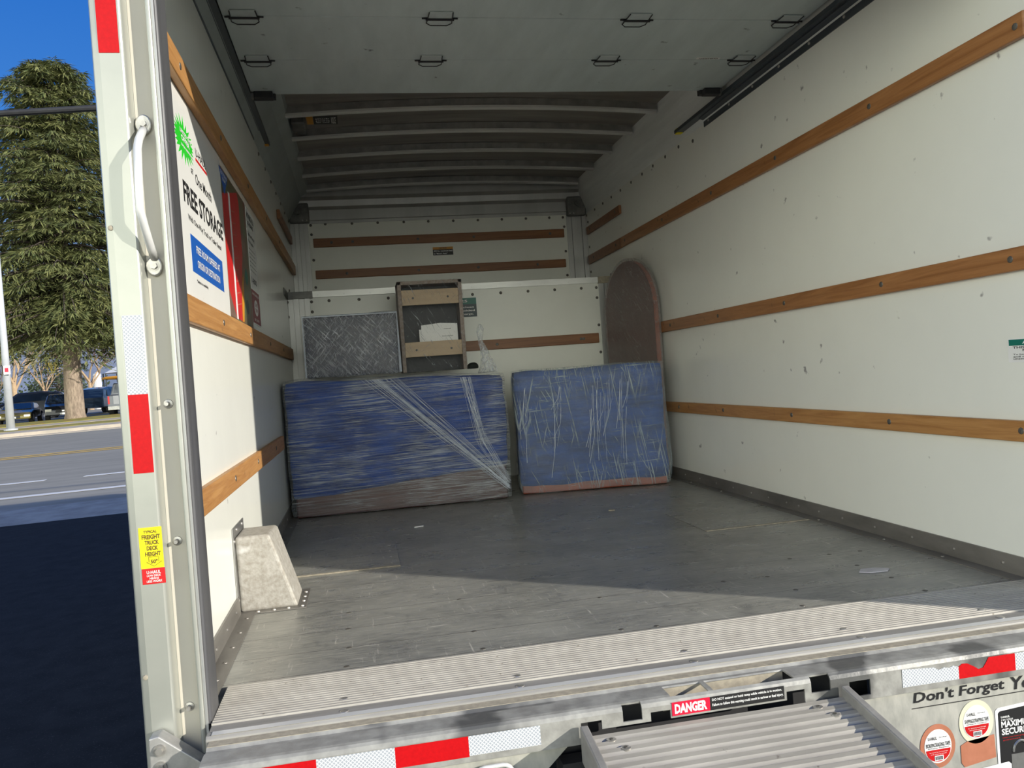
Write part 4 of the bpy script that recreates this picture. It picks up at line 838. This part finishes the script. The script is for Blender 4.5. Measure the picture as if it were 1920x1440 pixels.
# twisted tail of film sticking up off the left cabinet
tf = film('film_tail', [((20, 20, 6), (0, 10, 0), .48, .66), ((30, 30, 8), (0, -30, 0), .52, .68)], base=.2, top=.8)
b = MB(); pts = []; rs = []
for k in range(13):
    f = k/12; pts.append((1.175 - .012*f + .02*(1-f)**2 + .008*math.sin(7*f), 2.98, .735 + .285*f)); rs.append((.055*(1-f)**2.2 + .009 + .014*math.exp(-((f-.86)/.10)**2)))
b.tube(pts, rs, 9)
for v in b.bm.verts: v.co += Vector((random.uniform(-.004, .004), random.uniform(-.004, .004), random.uniform(-.004, .004)))
b.build('film_tail', tf, cb, smooth=False)
# black bag corner peeping out behind the frame
b = soft_box((1.125, 3.36, .766), (1.20, 3.47, .806), I4, 6, 6, 6, .008, .03, 41); b.build('dark_cloth_bundle', M('dark_green_cloth', (.03, .04, .036), (.018, .022, .02), rough=.8, scale=8), label='small dark cloth bundle behind the frame on the left cabinet', cat='bundle', smooth=True)
# rounded board standing against the right wall
rb = thing('rounded_board', (2.25, 3.32, 0), 'dark reddish board with a rounded top leaning by the right wall, wrapped in film', 'board')
NEAR = Vector((2.284, 3.0, 0)); FAR = Vector((2.176, 3.65, 0)); ax = (FAR-NEAR).normalized(); wdt = (FAR-NEAR).length; nr = Vector((-ax.y, ax.x, 0))   # nr points to the room side
if nr.x > 0: nr = -nr
hw = wdt/2; zc = 1.40-hw*1.02
def bpt(u, v, w): return NEAR + ax*u + nr*w + Vector((0, 0, v))
out = [(0, .004), (wdt, .004)] + [(hw + hw*math.cos(a), zc + hw*1.02*math.sin(a)) for a in [math.pi*k/28 for k in range(29)]]
b = MB(); b.prism(out, bpt, -0.016, 0.016); b.build('top', DKWOOD, rb, bevel=.003)
b = MB(); cc = Vector((hw, .7)); oe = [tuple(Vector(q) + (Vector(q)-cc).normalized()*.0012) for q in [(wdt, .01)] + out[2:] + [(0, .01)]]
for q0, q1 in zip(oe, oe[1:]):
    b.poly([bpt(q0[0], q0[1], -.0155), bpt(q1[0], q1[1], -.0155), bpt(q1[0], q1[1], .0155), bpt(q0[0], q0[1], .0155)])
b.build('edge_band', BROWNW, rb)
oc = [(-.004, .006), (wdt+.004, .006)] + [(hw + (hw+.019)*math.cos(a), zc + (hw*1.02+.019)*math.sin(a)) for a in [math.pi*k/28 for k in range(29)]]
b = MB(); b.prism(oc, bpt, -0.0185, 0.0195); b.build('stretch_film', F_T, rb)

# ================================================================== OUTSIDE
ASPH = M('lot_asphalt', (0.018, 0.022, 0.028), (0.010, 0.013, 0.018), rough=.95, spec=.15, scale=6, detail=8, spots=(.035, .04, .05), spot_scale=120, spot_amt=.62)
ROADM = M('road_asphalt', (0.33, 0.315, 0.27), (0.26, 0.25, 0.215), rough=.9, spec=.2, scale=1.2, stretch=(.3, 2, 1), detail=8)
APRON = M('gravelly_apron', (0.38, 0.37, 0.34), (0.26, 0.25, 0.23), rough=.9, scale=3, detail=9)
CONC = M('concrete', (0.52, 0.45, 0.36), (0.42, 0.37, 0.30), rough=.85, scale=2)
GRASS = M('leafy_grass', (0.38, 0.31, 0.05), (0.17, 0.19, 0.035), rough=.95, scale=2.2, detail=8, spots=(.32, .16, .03), spot_scale=2.5, spot_amt=.55)
LINEW = M('road_white', (0.72, 0.72, 0.70), rough=.7); LINEY = M('road_yellow', (0.62, 0.42, 0.12), rough=.7)
def slab(name, x0, x1, y0, y1, h0, h1, mat, kind='structure', n=6):
    b = MB()
    for k in range(n):
        xa = x0+(x1-x0)*k/n; xb = x0+(x1-x0)*(k+1)/n
        b.hexa([(xa, y0, gz(xa, y0)+h0), (xb, y0, gz(xb, y0)+h0), (xb, y1, gz(xb, y1)+h0), (xa, y1, gz(xa, y1)+h0)], [(xa, y0, gz(xa, y0)+h1), (xb, y0, gz(xb, y0)+h1), (xb, y1, gz(xb, y1)+h1), (xa, y1, gz(xa, y1)+h1)])
    return b.build(name, mat, kind=kind, origin=(0, 0, 0))
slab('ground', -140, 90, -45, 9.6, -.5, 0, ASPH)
slab('apron', -140, 90, 9.6, 11.2, -.5, .0, APRON)
slab('road', -140, 90, 11.2, 33.2, -.5, -.02, ROADM)
slab('kerb_strip', -140, 90, 33.2, 33.9, -.5, .0, CONC); slab('kerb', -140, 90, 33.9, 36.0, -.5, .13, CONC)
slab('verge', -140, 90, 36.0, 38.4, -.5, .14, GRASS); slab('sidewalk', -140, 90, 38.4, 40.8, -.5, .15, CONC); slab('lawn', -140, 90, 40.8, 45.3, -.5, .17, GRASS)
slab('car_park', -160, 90, 45.3, 160, -.5, .02, ROADM)
slab('lane_line', -140, 90, 12.7, 12.92, -.01, -.012, LINEW); slab('lane_line', -140, -5.6, 15.05, 15.25, -.01, -.012, LINEW); slab('lane_line', -4.9, 90, 15.05, 15.25, -.01, -.012, LINEW)
slab('centre_line', -140, 90, 21.7, 21.95, -.01, -.012, LINEY); slab('centre_line', -140, 90, 22.25, 22.5, -.01, -.012, LINEY)

# truck cab ahead of the box and exterior shell (they only throw the truck's own shadow)
CABP = M('white_cab_paint', (.75, .75, .72), rough=.35)
t = thing('truck_cab', (1.16, 5.2, gz(1.1, 5.2)), 'white cab of the moving truck ahead of the cargo box', 'truck cab')
b = MB(); b.prism([(3.95, -.62), (3.95, 1.25), (4.9, 1.25), (5.55, .62), (6.45, .34), (6.55, -.62)], YZ, .12, 2.2); b.build('cab_body', CABP, t, bevel=.05)
for x0, x1 in ((.10, .34), (1.98, 2.22)):
    for y in (5.75,):
        b = MB(); b.cyl((x0, y, gz(x0, y)+.37), (x1, y, gz(x0, y)+.37), .37, 20); b.build('wheel', BLACK, t)
# unseen box truck added alongside so that its corner shades the deck
t = thing('added_shade_truck', (4.6, 2.0, gz(4.6, 2)), 'unseen white box truck added at the right to shade the deck', 'truck')
b = MB(); b.box(3.40, 5.8, -1.077, 4.6, -.15, 3.0); b.build('cargo_body', CABP, t, bevel=.01)
b = MB(); b.prism([(4.65, -.5), (4.65, 1.6), (5.6, 1.6), (6.4, .6), (7.3, .3), (7.4, -.5)], YZ, 3.55, 5.6); b.build('cab', CABP, t, bevel=.05)
for y in (0.2, 6.2):
    for x0 in (3.5, 5.35):
        b = MB(); b.cyl((x0, y, gz(x0, y)+.4), (x0+.28, y, gz(x0, y)+.4), .4, 20); b.build('wheel', BLACK, t)

# overhead cable
b = MB(); p0 = Vector((-30, 6.9, 2.66)); q0 = Vector((-2.5204, 6.0972, 3.3413)); q1 = Vector((-1.7424, 6.0334, 3.3582))
dv = (q1-q0).normalized(); b.tube([q0-dv*22, q0-dv*8, q0, q1, q1+dv*6, q1+dv*30], .0285, 10); cb_ = b.build('overhead_cable', BLACK, label='thick black cable crossing the sky in front of the conifer', cat='cable')
# lamp post with its small sign
LP = Vector((-14.55, 37.0, 0)); lz = gz(LP.x, LP.y)+.14
t = thing('street_pole', (LP.x, LP.y, lz), 'pale metal street pole at the roadside, left edge of the photo', 'pole')
POLE = M('pale_pole_paint', (.52, .54, .56), (.45, .47, .49), rough=.5, scale=2)
b = MB(); b.tube([(LP.x, LP.y, lz+.05), (LP.x, LP.y, lz+9.0)], [.17, .09], 16); b.build('shaft', POLE, t, smooth=True)
b = MB(); b.cyl((LP.x, LP.y, lz), (LP.x, LP.y, lz+.07), .27, 16); b.build('base_plate', POLE, t)
b = MB(); b.box(LP.x-.02, LP.x+.24, LP.y-.25, LP.y-.19, lz+2.42, lz+2.80); sg_ = b.build('sign', WHT, t)
b = MB(); b.box(LP.x+.04, LP.x+.18, LP.y-.256, LP.y-.251, lz+2.52, lz+2.70); b.build('red_symbol', CRIM, sg_)
b = MB(); b.box(LP.x-.06, LP.x-.02, LP.y-.25, LP.y-.15, lz+2.42, lz+2.80); b.build('sign_side', BLK, sg_)

# --- trees
NEED1 = M('conifer_needles', (0.080, 0.105, 0.032), (0.195, 0.20, 0.068), rough=.75, scale=1.6, detail=3)
NEED2 = M('conifer_needles_dark', (0.035, 0.06, 0.025), (0.07, 0.095, 0.04), rough=.8, scale=1.5)
BARK = M('grey_bark', (0.36, 0.285, 0.215), (0.17, 0.13, 0.10), rough=.95, scale=3, stretch=(4, 4, 1), bump=.7, detail=8)
DBARK = M('dark_bark', (0.10, 0.075, 0.06), (.06, .05, .04), rough=.95, scale=4)
def conifer(base, H, R, z_low, label, nb, seed, needle, trunk_r, tri=46, group=None):
    rnd = random.Random(seed); t = thing('conifer_tree', base, label, 'tree', group); B = Vector(base)
    b = MB(); b.tube([B+Vector((0, 0, -.3)), B+Vector((0, 0, .25)), B+Vector((.04, 0, z_low)), B+Vector((.0, .05, H*.6)), B+Vector((0, 0, H*.98))], [trunk_r*1.35, trunk_r*1.02, trunk_r*.82, trunk_r*.45, .03], 16); b.build('trunk', BARK, t, smooth=True)
    br = MB(); fo = MB()
    for i in range(nb):
        f = ((i+.5)/nb)**1.15; z = z_low + (H-z_low)*f
        if rnd.random() < .05: continue
        ang = i*2.39996 + rnd.uniform(-.4, .4)
        ln = R*(1-f)**.50*rnd.uniform(.55, 1.12)*(1 if f > .06 else .95) + .35
        d = Vector((math.cos(ang), math.sin(ang), 0)); side = Vector((-d.y, d.x, 0))
        rise = rnd.uniform(.02, .22)*(1+f); pts = []
        for k in range(6):
            s = k/5; pts.append(B + Vector((0, 0, z)) + d*ln*s + Vector((0, 0, ln*(rise*s - .34*s*s*(1.1-.5*f)))))
        br.tube(pts, [.09*(1-f)+.02 + 0*k for k in range(1)] + [max(.012, (.09*(1-f)+.02)*(1-k/5)) for k in range(1, 6)], 5, False)
        nt_ = int(tri*(.45 + ln/R*.75))
        for q in range(nt_):
            s = rnd.uniform(.10, 1.0)**.75; j = min(4, int(s*5)); a = s*5-j; p = pts[j].lerp(pts[j+1], a)
            wd = ln*.34*(1-s*.6)
            off = side*rnd.uniform(-wd, wd); p = p + off - Vector((0, 0, abs(off.length)*.28 + rnd.uniform(0, .12)))
            lean = (d*rnd.uniform(.3, 1) + side*(1.3*off.dot(side)/max(wd, .01)))
            for w_ in range(3):
                dirv = (lean + Vector((rnd.uniform(-.35, .35), rnd.uniform(-.35, .35), rnd.uniform(-1.0, .02)))).normalized()
                L_ = rnd.uniform(.22, .58); sd = dirv.cross(Vector((rnd.uniform(-.7, .7), rnd.uniform(-.7, .7), 1))).normalized()*rnd.uniform(.014, .040)
                fo.poly([p, p+dirv*L_*.45+sd, p+dirv*L_, p+dirv*L_*.45-sd])
    br.build('branches', DBARK, t); fo.build('foliage', needle, t)
    return t
TB = (-14.38, 44.7, gz(-14.38, 44.7)+.15)
conifer(TB, 18.7, 6.1, 4.3, 'tall dark conifer with a bare thick trunk on the lawn across the road', 560, 4, NEED1, .47, 92)
conifer((-30.5, 64, gz(-30.5, 64)), 12, 5, 1.2, 'low dark conifer in the distance behind the street pole', 90, 8, NEED2, .3, 40)
conifer((-27.5, 82, gz(-27.5, 82)), 7.5, 3.6, .6, 'bushy dark evergreen low behind the parked crossover', 80, 9, NEED2, .2, 40)
def bare_tree(base, H, label, seed, mat, spread, twig=None, group='bare trees behind the car park'):
    rnd = random.Random(seed); t = thing('bare_tree', base, label, 'tree', group); tr = MB(); tw = MB(); B = Vector(base)
    tr.tube([B+Vector((0, 0, -.2)), B+Vector((0, 0, H*.34))], [H*.030, H*.022], 8); tips = []
    def grow(p, d, ln, r, lev):
        q = p + d*ln; (tr if lev < 2 else tw).tube([p, (p+q)/2+Vector((rnd.uniform(-.1, .1), rnd.uniform(-.1, .1), .05))*ln*.4, q], [r, r*.8, r*.55], 5 if lev < 2 else 3, False)
        if lev >= 4: return
        for k in range(3 if lev < 3 else 4):
            a = rnd.uniform(0, 6.28); sp = spread*rnd.uniform(.6, 1.1); nd = (d + Vector((math.cos(a)*sp, math.sin(a)*sp, rnd.uniform(-.05, .35)))).normalized(); grow(q, nd, ln*rnd.uniform(.58, .78), r*.55, lev+1)
    for k in range(5):
        a = k*1.256+rnd.uniform(-.3, .3); grow(B+Vector((0, 0, H*(.26+.03*k))), Vector((math.cos(a)*spread, math.sin(a)*spread, 1)).normalized(), H*.22, H*.014, 0)
    tr.build('trunk', mat, t); tw.build('twigs', twig or mat, t)
PINKB = M('reddish_twigs', (.30, .16, .13), (.22, .12, .10), rough=.9, scale=2); TANB = M('tan_bark', (.50, .36, .22), (.40, .28, .17), rough=.9, scale=3); YELB = M('willow_twigs', (.40, .32, .06), (.30, .26, .05), rough=.9, scale=3)
bare_tree((-19.7, 65.2, gz(-19.7, 65.2)), 6.2, 'round headed reddish bare tree right of the thick conifer trunk', 31, TANB, .75, PINKB)
bare_tree((-17.6, 76, gz(-17.6, 76)), 6.8, 'bare reddish tree beside the door post edge, behind the pickup', 35, TANB, .75, PINKB)
bare_tree((-24.6, 70, gz(-24.6, 70)), 5.4, 'yellow twigged bare tree left of the thick conifer trunk', 32, TANB, .65, YELB)
bare_tree((-23.2, 60.5, gz(-23.2, 60.5)), 7.0, 'pale trunked tree behind the crossover roof', 33, TANB, .5)
bare_tree((-23.0, 57.0, gz(-23.0, 57.0)), 4.8, 'stout tan trunk near the street pole, behind the crossover hood', 34, TANB, .35)
# hedge behind the car park
def bushes(name, label, x0, x1, y, h, seed, mat):
    rnd = random.Random(seed); t = thing(name, ((x0+x1)/2, y, gz((x0+x1)/2, y)), label, 'hedge'); b = MB()
    for k in range(1800):
        x = rnd.uniform(x0, x1); yy = y+rnd.uniform(-.8, .8); z = gz(x, yy) + h*rnd.random()*(.75+.25*math.sin(x*1.7))
        p = Vector((x, yy, z)); d = Vector((rnd.uniform(-1, 1), rnd.uniform(-1, .2), rnd.uniform(-.3, 1))).normalized(); s = d.orthogonal().normalized()*rnd.uniform(.08, .18); L_ = rnd.uniform(.2, .45)
        b.poly([p, p+d*L_*.5+s, p+d*L_, p+d*L_*.5-s])
    b.build('leaves', mat, t)
bushes('hedge', 'low dark hedge in the background between the parked cars and the bare trees', -46, -25.5, 90, 3.3, 51, NEED2)
# pavilion
PAV = M('pavilion_white', (.70, .70, .70), rough=.5); IRON = M('pavilion_iron', (.03, .04, .04), rough=.5)
pv = thing('pavilion', (-18.9, 71, gz(-18.9, 71)), 'white roofed garden pavilion with dark ironwork far behind the pickup', 'pavilion')
g0 = gz(-18.9, 71)
b = MB(); cx, cy = -18.3, 71.5
ring = [(cx+2.3*math.cos(k*math.pi/4), cy+2.3*math.sin(k*math.pi/4), g0+2.75) for k in range(8)]
for k in range(8): b.poly([ring[k], ring[(k+1) % 8], (cx, cy, g0+3.9)])
b.poly(ring[::-1]); b.build('roof', PAV, pv)
for k in range(8):
    p = ring[k]; b = MB(); b.cyl((p[0]*.97+cx*.03, p[1]*.97+cy*.03, g0), (p[0]*.97+cx*.03, p[1]*.97+cy*.03, g0+2.75), .06, 6); b.build('post', IRON, pv)
b = MB(); b.tube([(ring[k % 8][0], ring[k % 8][1], g0+2.35) for k in range(9)], .10, 5); b.build('yellow_valance', ORNG, pv)
b = MB(); b.tube([(ring[k % 8][0], ring[k % 8][1], g0+1.0) for k in range(9)], .05, 5); b.build('railing', IRON, pv)
b = MB(); b.cyl((-19.55, 66.5, gz(-19.5, 66.5)), (-19.55, 66.5, gz(-19.5, 66.5)+2.45), .30, 14); b.ball((-19.55, 66.5, gz(-19.5, 66.5)+2.6), .3); b.build('stone_pillar', PAV, label='round white pillar before the pavilion', cat='pillar')
# distant hills
b = MB(); rnd = random.Random(3); n = 60; prev = None
for k in range(n+1):
    x = -900+1400*k/n; hgt = 72+22*math.sin(k*.33)+12*math.sin(k*.9+1)+rnd.uniform(-4, 4)
    a = b.v((x, 900-.1*x, -10)); c = b.v((x, 1050-.1*x, 18+hgt)); d = b.v((x, 1300-.1*x, -10))
    if prev: b.face([prev[0], a, c, prev[1]]); b.face([prev[1], c, d, prev[2]])
    prev = (a, c, d)
b.build('hills', M('blue_forest_hills', (.10, .13, .20), (.15, .17, .24), rough=.95, scale=.02), kind='structure')

# --- parked cars
GLASS = M('car_glass', (.012, .02, .035), (.02, .03, .05), rough=.06, scale=1, spec=.8); TYRE = M('tyre', (.02, .02, .02), rough=.8); RIM = M('wheel_rim', (.55, .55, .57), rough=.3, metal=.8)
LAMPW = M('headlamp_glass', (.78, .74, .62), rough=.15); LAMPR = M('tail_lamp_red', (.45, .012, .012), rough=.2)
def car(label, pos, heading, paint, L_=4.5, wdt=1.8, H=1.5, kind='hatch', cat='car'):
    x, y = pos; z = gz(x, y)+.02; t = thing('parked_car' if kind != 'pickup' else 'pickup_truck', (x, y, z), label, cat, 'cars in the car park')
    Xf = Matrix.Translation((x, y, z)) @ Matrix.Rotation(heading, 4, 'Z')
    hl = L_/2; bz = .28; belt = H*.62; hood = H*.58
    if kind == 'pickup':
        side = [(-hl, bz+.15), (-hl, H*.60), (-.2, H*.60), (-.15, H*.97), (.9, H), (1.45, H*.66), (hl-.1, H*.60), (hl, H*.40), (hl, bz)]
        win = [(-.05, H*.66), (-.03, H*.92), (.85, H*.95), (1.30, H*.67)]
    elif kind == 'low':
        side = [(-hl, bz+.1), (-hl, H*.62), (-hl+.75, H*.68), (-.9, H*.97), (.1, H), (.95, H*.68), (hl-.25, H*.55), (hl, H*.42), (hl, bz)]
        win = [(-1.15, H*.70), (-.8, H*.92), (.08, H*.95), (.8, H*.70)]
    else:
        side = [(-hl, bz+.1), (-hl-.02, H*.60), (-hl+.35, H*.93), (-1.0, H), (.35, H*.97), (1.15, H*.64), (hl-.2, H*.54), (hl, H*.42), (hl, bz)]
        win = [(-hl+.55, H*.66), (-hl+.75, H*.88), (-.9, H*.93), (.32, H*.90), (.98, H*.66)]
    def half(zz): return wdt/2*(1 - .20*max(0, (zz-belt)/(H-belt))) if zz > belt else wdt/2*(1-.05*max(0, (.5-zz)))
    b = MB(); b.X = Xf
    A = [b.v((p, -half(q), q)) for p, q in side]; B_ = [b.v((p, half(q), q)) for p, q in side]; n = len(side)
    b.face(A); b.face(B_[::-1])
    for k in range(n): b.face([A[k], A[(k+1) % n], B_[(k+1) % n], B_[k]])
    b.build('body', paint, t, bevel=.06, seg=3)
    for s in (-1, 1):
        b = MB(); b.X = Xf; b.poly([(p, s*(half(q)+.006), q) for p, q in win]); b.build('side_window', GLASS, t)
    # windscreen and rear window
    def pane(p0, q0, p1, q1, nm, o_):
        b = MB(); b.X = Xf; d0, d1 = half(q0)*.86, half(q1)*.86; b.poly([(p0+o_, -d0, q0+.012), (p0+o_, d0, q0+.012), (p1+o_, d1, q1+.012), (p1+o_, -d1, q1+.012)]); b.build(nm, GLASS, t)
    if kind == 'pickup':
        pane(1.40, H*.69, .96, H*.96, 'windscreen', .012); pane(-.192, H*.66, -.158, H*.92, 'rear_window', -.01)
        b = MB(); b.X = Xf; b.box(-hl-.012, -hl, -.72*wdt/2, .72*wdt/2, H*.33, H*.58); tg = b.build('tailgate', M('tailgate_grey', (.30, .31, .33), (.26, .27, .29), rough=.35, metal=.4, scale=2), t, bevel=.004)
        b = MB(); b.X = Xf; b.box(-hl-.02, -hl-.012, -.10, .10, H*.46, H*.54); b.build('tailgate_handle', BLK, tg)
        b = MB(); b.X = Xf; b.box(-hl-.12, -hl, -wdt/2, wdt/2, bz+.02, bz+.24); b.build('rear_bumper', ALU, t, bevel=.02)
        b = MB(); b.X = Xf; b.box(-hl-.126, -hl-.12, -.16, .16, bz+.07, bz+.17); b.build('number_plate', WHT, t)
        for s in (-1, 1):
            b = MB(); b.X = Xf; b.box(-hl-.015, -hl, s*wdt/2-.10 if s > 0 else -wdt/2+.01, wdt/2-.01 if s > 0 else -wdt/2+.10, H*.34, H*.57); b.build('tail_lamp', LAMPR, t)
    else:
        s4 = [p for p in side]; pane(side[5][0]-.06, side[5][1]+.03, side[4][0]+.04, side[4][1]-.03, 'windscreen', .03); pane(side[1][0]+.16, side[1][1]+.12, side[2][0], side[2][1]-.04, 'rear_window', -.02)
        b = MB(); b.X = Xf; b.box(hl-.01, hl+.008, -.42*wdt/2, .42*wdt/2, H*.30, H*.41); gl = b.build('grille', BLK, t)
        b = MB(); b.X = Xf; b.box(hl+.008, hl+.014, -.06, .06, H*.34, H*.385); b.build('badge', ALUB, gl)
        for s in (-1, 1):
            y0, y1 = sorted((s*wdt/2*.97, s*wdt/2*.62)); b = MB(); b.X = Xf; b.box(hl-.16, hl+.006, y0, y1, H*.345, H*.445); b.build('headlamp', LAMPW, t, bevel=.02)
        b = MB(); b.X = Xf; b.box(hl-.02, hl+.01, -.16, .16, bz+.05, bz+.15); b.build('number_plate', WHT, t)
    for px in (-hl*.60, hl*.62):
        for s in (-1, 1):
            b = MB(); b.X = Xf; b.cyl((px, s*(wdt/2-.20), .33), (px, s*(wdt/2+.012), .33), .33, 20); wh = b.build('wheel', TYRE, t)
            b = MB(); b.X = Xf; b.cyl((px, s*(wdt/2+.012), .33), (px, s*(wdt/2+.02), .33), .21, 14); b.build('rim', RIM, wh)
    return t
P_NAVY = M('navy_paint', (.035, .04, .055), (.03, .034, .048), rough=.16, scale=1, coat=.5); P_BLK = M('black_paint', (.015, .016, .02), rough=.14, coat=.6)
P_YEL = M('yellow_reflection_paint', (.20, .16, .02), (.05, .045, .02), rough=.18, scale=.8, coat=.5); P_GREY = M('grey_paint', (.11, .12, .14), rough=.2, coat=.5, metal=.3); P_BLUE = M('blue_black_paint', (.02, .035, .06), rough=.15, coat=.6)  # the low car's yellow leaf reflection is put into its dark paint colour
car('dark navy crossover seen from its side, nearest the street pole', (-20.2, 54.3), math.radians(180+14), P_NAVY, 4.7, 1.9, 1.74)
car('black car facing the road, left of the thick conifer trunk', (-16.1, 48.2), math.radians(-72), P_BLK, 4.2, 1.75, 1.48)
car('low dark car with yellow reflections in its paint, just left of the black car', (-18.25, 48.0), math.radians(-80), P_YEL, 4.1, 1.7, 1.16, 'low')
car('grey pickup with its tailgate to the road, right of the conifer trunk', (-12.55, 48.3), math.radians(102), P_GREY, 5.4, 2.0, 1.85, 'pickup', 'pickup truck')
car('blue black car half hidden behind the conifer trunk, beside the pickup', (-15.6, 54.6), math.radians(80), P_BLUE, 4.6, 1.85, 1.65)
car('black car cut off by the left edge of the photo', (-22.2, 49.8), math.radians(180+20), P_BLK, 4.4, 1.8, 1.5)
